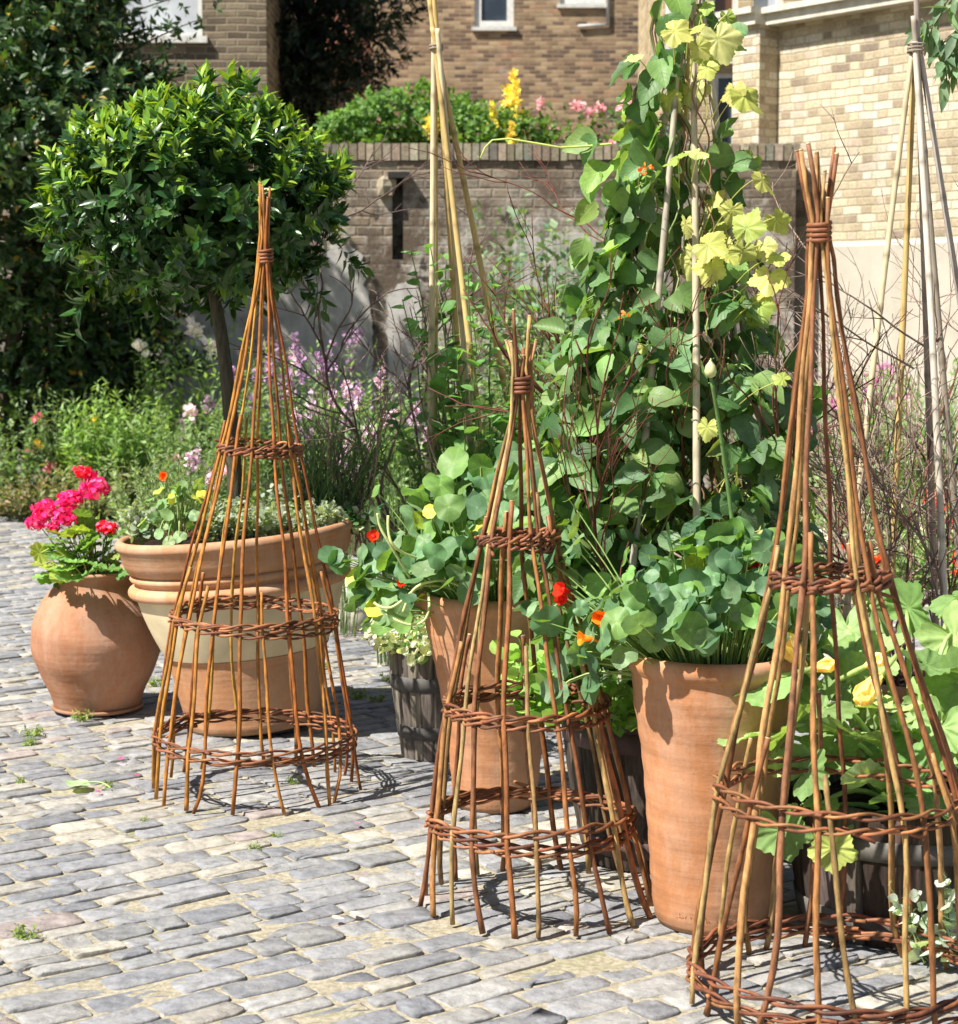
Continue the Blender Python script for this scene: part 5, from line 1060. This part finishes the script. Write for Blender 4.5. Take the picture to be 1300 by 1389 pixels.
for (px, py, s_) in hops:
    p = at(px, py, T2[1] - .2 + rng.uniform(-.12, .22) - (.08 if py > 450 else 0)) - hb_; nr = rng.normal(0, .3, 3) + [-.25, -.55, .6]; b.leaves(HOP, [p], rng.normal(0, .45, 3) + [.15, -.25, -.6], nr, s_ * .60, pick(rng, HY, 1, .15), rng.uniform(.85, 1.1)); st.tube(bez(p, p * [.75, .75, 1] + [0, 0, -.02], p * [.6, .5, 1] + [0, 0, -.07], 5), .0016, 4, (.35, .35, .1), False)
for k in range(3):
    t = np.linspace(0, 1, 60); pts = np.array([at(985 - 45 * q + 10 * math.sin(q * 40 + k * 2), 740 - 760 * q, T2[1] - .17 + .1 * q) for q in t]) - hb_; st.tube(pts, .0024, 5, [(.2, .1, .06), (.3, .3, .1), (.16, .08, .05)][k], False)
tn = np.array([at(px, py, T2[1] - .1) for px, py in [(830, 195), (800, 198), (760, 200), (720, 193), (690, 188), (668, 190), (658, 200), (652, 214), (648, 212)]]) - hb_; st.tube(tn, np.linspace(.0035, .0015, 9), 5, (.40, .46, .12), False)
st.build('stems', M_STEM, hop); b.build('foliage', M_HOP, hop)
# allium seed head
pts = np.array([at(964, 510, 4.75), at(972, 580, 4.77), at(990, 680, 4.8), at(1012, 790, 4.8), at(1013, 900, 4.78)]); al = thing('seed_head', 'tall green flower stalk with a closed bud in front of the beans', 'flower', tuple(pts[-1])); b = MB()
b.tube(bez(pts[-1], 2 * pts[2] - .5 * (pts[0] + pts[-1]), pts[0], 16), np.linspace(.006, .0045, 16), 7, (.09, .17, .05)); b.build('stalk', M_STEM, al, local=False); b = MB(); b.lathe([(.001, -.006), (.012, 0), (.0155, .012), (.012, .026), (.004, .036), (.001, .044)], 14, (.42, .42, .22)); b.v[0] = b.v[0] + pts[0]; b.build('bud', M_STEM, al, local=False)

# tomato like plant around the middle canes
clump('tomato_plant', 'leafy tomato like plant growing around the yellow bamboo wigwam', 'plant', (PM[0] + .08, PM[1] - .05, .41), 1.32, .38, 52, .08, 1.3, 18, [(.13, .25, .08), (.14, .27, .09), (.08, .17, .05)], 330, None, None, tpl=OVAL, sr=.004, hv=.6, ang=1.1)
# variegated ivy in the little tub
VAR = [(.55, .56, .42), (.46, .49, .34), (.15, .25, .10), (.62, .62, .50)]
clump('variegated_ivy', 'cream edged ivy trailing from the small dark tub', 'plant', (T1[0] - .02, T1[1] - .04, .36), .10, .24, 60, .034, 1.7, 10, VAR, 331, None, None, tpl=OVAL, disc=.6, sr=.0015, stemcol=(.25, .2, .12))
clump('trailing_plant', 'fresh green leafy plant trailing from the left side of the bean barrel', 'plant', (zx(800, T2[1] - .2), T2[1] - .2, .42), .16, .22, 34, .055, 1.5, 9, [(.18, .32, .07), (.24, .38, .09), (.12, .24, .05)], 332, None, None, tpl=OVAL, disc=.7, sr=.0022)
clump('trailing_plant', 'bright green leafy plant beside the middle cone, growing from behind the terracotta pot', 'plant', (zx(735, 5.3), 5.3, .38), .2, .16, 22, .055, 1.4, 9, [(.20, .34, .08), (.26, .40, .10)], 333, None, None, tpl=OVAL, sr=.0022)

# ------------------------------------------------------------------ courgettes
rng = np.random.default_rng(340); kc = np.array([T3[0], T3[1], .30]); mar = thing('courgette_plant', 'courgette plant with big lobed pale green leaves and yellow flowers in the broad half barrel', 'plant', tuple(kc)); b = MB(); st = MB()
ML = [(1040, 930, -.2, .10), (1075, 985, -.25, .12), (1010, 1000, -.2, .09), (1120, 960, -.2, .12), (1160, 1000, -.28, .12), (1210, 960, -.15, .12), (1250, 900, 0, .13), (1190, 890, .1, .12), (1110, 880, .1, .11), (1060, 880, .05, .10), (1280, 980, -.1, .12), (1240, 1040, -.25, .12), (1180, 1060, -.28, .10), (1090, 1050, -.28, .10), (1060, 1120, -.25, .10), (1130, 1145, -.3, .085), (1290, 860, .15, .14), (1150, 850, .2, .12), (1085, 835, .25, .1), (1230, 830, .25, .12), (1030, 960, -.05, .09), (1100, 930, -.05, .11), (1265, 1090, -.28, .11), (1300, 1040, -.2, .12), (1200, 1010, -.1, .10), (1310, 920, 0, .13), (1145, 925, 0, .11), (1005, 975, -.12, .08), (1170, 955, -.05, .1), (1055, 1020, -.15, .1), (1130, 1010, -.2, .1), (1225, 985, -.05, .1), (1290, 1000, .0, .12), (1215, 1085, -.28, .09), (1300, 810, .3, .12), (1180, 820, .3, .1), (1115, 1090, -.22, .07), (1255, 950, .05, .12)]
MC = [(.22, .34, .13), (.27, .38, .16), (.16, .27, .09), (.30, .42, .16)]
for (px, py, dd, s_) in ML:
    p = at(px, py, T3[1] + dd) - kc; hang = py > 1090; nr = unit(p * [.5, .5, .1] + [-.12, -.35, .65] + rng.normal(0, .28, 3)) if not hang else unit(np.array([-.2, -.9, .25]) + rng.normal(0, .2, 3))
    dr = unit(p * [1, 1, 0] + [0, -.15, -.12] + rng.normal(0, .2, 3)) if not hang else np.array([rng.normal(0, .3), -.1, -1])
    b.leaves(MARROW, [p], dr, nr, s_ * rng.uniform(.66, .86), np.array([(.36, .42, .11)]) if (px, py) == (1130, 1145) else pick(rng, MC, 1, .15), rng.uniform(.9, 1.1))
    st.tube(bez(unit(p * [1, 1, 0]) * .04 + [0, 0, -.04], p * [.5, .5, .8] + [0, 0, .06], p, 9), np.linspace(.0085, .005, 9), 7, np.array((.25, .36, .12)) * rng.uniform(.8, 1.2))
st.build('stems', M_STEM, mar); b.build('foliage', M_MARROW, mar)
def marrow_flower(px, py, D, ax, s_, op):
    f = MB(); s_ = s_ * .85; p = at(px, py, D) - kc; ax = unit(np.array(ax, float)); u_ = unit(np.cross(ax, [0, 1, .2])); v_ = np.cross(u_, ax)
    for k in range(5):
        a = k * 2 * PI / 5; rd = u_ * math.cos(a) + v_ * math.sin(a); f.leaves(grid_leaf([0, .2, .45, .68, .85, 1], [.08, .12, .20, .27, .2, .02], .55, -.22 * op, 5, .05), [p + rd * s_ * .06], ax + rd * .28 * op, -rd + ax * .2, s_, pick(rng, [(.72, .60, .18), (.76, .67, .30)], 1, .1), 1.15)
    f.tube([p - ax * .09, p - ax * .02, p + ax * .01], [.005, .007, s_ * .09], 8, (.3, .4, .14)); f.build('flower', M_PETAL, mar)
marrow_flower(1092, 905, T3[1] - .18, (-.62, -.2, .75), .125, .5); marrow_flower(1098, 908, T3[1] - .2, (.85, -.2, .25), .075, .9); marrow_flower(1195, 915, T3[1] - .2, (-.55, -.4, -.5), .11, 1.2); marrow_flower(1172, 905, T3[1] - .14, (.8, -.3, .5), .07, .9)
clump('silver_sprig', 'small sprig of round silver leaves in front of the broad half barrel', 'plant', (zx(1296, T3[1] - .36), T3[1] - .36, .01), .22, .10, 7, .032, 2.2, 11, [(.38, .46, .40), (.46, .52, .46)], 350, None, None, tpl=OVAL, sr=.0018, lean=(-.25, 0))
# willow leaved branch hanging in from the right edge
hg = at(1330, -40, 6.4); wt = thing('buddleia', 'grey leaved branch hanging in at the top right corner', 'shrub', (hg[0] + .25, 6.6, .0)); wl_ = np.array(wt.location); b = MB(); bb = MB(); bb.tube([np.zeros(3), np.array([.05, 0, 1.2]), np.array([0, 0, 2.4]), np.array([-.05, 0, 2.75])], [.04, .03, .02, .012], 8, (.2, .16, .12))
for (pp) in [[(1340, -60), (1290, 0), (1262, 40), (1250, 25)], [(1340, -20), (1300, 40), (1278, 60), (1285, 110)], [(1345, 20), (1310, 60), (1285, 75), (1296, 90)]]:
    c_ = np.array([at(px, py, 6.35) for px, py in pp]) - wl_; c_ = np.vstack([[0, 0, 2.5], c_]); t = np.linspace(0, 1, 20); i = np.linspace(0, 1, len(c_)); q = np.stack([np.interp(t, i, c_[:, k]) for k in range(3)], -1); bb.tube(q, np.linspace(.008, .002, 20), 5, (.16, .16, .1))
    k = 26; ii = rng.integers(7, 20, k); b.leaves(LANCE, q[ii] + rng.normal(0, .012, (k, 3)), unit(rng.normal(0, .4, (k, 3)) + [-.1, -.1, -.8]), rng.normal(0, .4, (k, 3)) + [-.3, -.6, .4], rng.uniform(.06, .11, k), pick(rng, [(.12, .19, .11), (.16, .23, .13), (.09, .15, .08)], k), .9)
bb.build('branches', M_BARK, wt); b.build('foliage', M_LEAF, wt)

# ------------------------------------------------------------------ weeds, moss and fallen bits on the cobbles
wd = None
for i, (px, py, s_) in enumerate([(110, 978, 1.0), (45, 998, 1.1), (40, 1010, .8), (398, 1062, .7), (212, 930, 1.1), (484, 948, 1.3), (512, 952, 1.0), (28, 1062, .6), (35, 1272, 1.0), (345, 1152, .6), (525, 925, 1.1), (560, 900, 1.0), (148, 1067, .6), (375, 1135, .5), (196, 1115, .5), (440, 905, .8)]):
    g_ = gnd(px, py); lab = 'small green weed growing between the grey cobbles'
    if wd is None: wd = clump('weed', lab, 'weed', (g_[0], g_[1], 0), .04, .045, 12, .026, 1.1, 5, [(.16, .26, .06), (.22, .30, .08), (.28, .30, .1)], 360, 'weeds between the cobbles', None, sr=.001)
    else: copy_thing(wd, (g_[0], g_[1], 0), i * 1.3, s_ * .75)
rng = np.random.default_rng(361)
for px, py, kind in [(163, 1030, 0), (137, 1075, 0), (485, 1115, 0), (190, 1050, 0), (467, 1246, 1), (412, 1105, 1), (478, 1236, 1), (815, 1190, 1)]:
    g_ = gnd(px, py, .014); o = thing('fallen_petal', 'pink geranium petal lying on the cobbles' if kind == 0 else 'pale dry flake lying on the cobbles', 'petal' if kind == 0 else 'dry leaf', tuple(g_), 'fallen pink petals' if kind == 0 else 'pale dry flakes'); b = MB(); b.leaves(PETAL, [[0, 0, 0]], rng.normal(size=3) * [1, 1, 0], [0, 0, 1], .022 if kind == 0 else .03, pick(rng, [(.75, .1, .3)] if kind == 0 else [(.6, .5, .35), (.65, .6, .5)], 1)); b.build('petal', M_PETAL, o)
g_ = gnd(105, 1064, .018); o = thing('fallen_leaf', 'fallen round pale green leaf with its stalk on the cobbles at left', 'leaf', tuple(g_)); b = MB(); b.leaves(NAST, [[0, 0, 0]], [0, 1, 0], [.1, -.15, 1], .04, (.30, .42, .26)); b.build('leaf_blade', M_NAST, o); b = MB(); b.tube(bez([0, 0, -.004], [.06, .05, .012], [.11, -.03, -.004], 10), .0022, 6, (.3, .42, .15)); b.build('leaf_stalk', M_STEM, o)
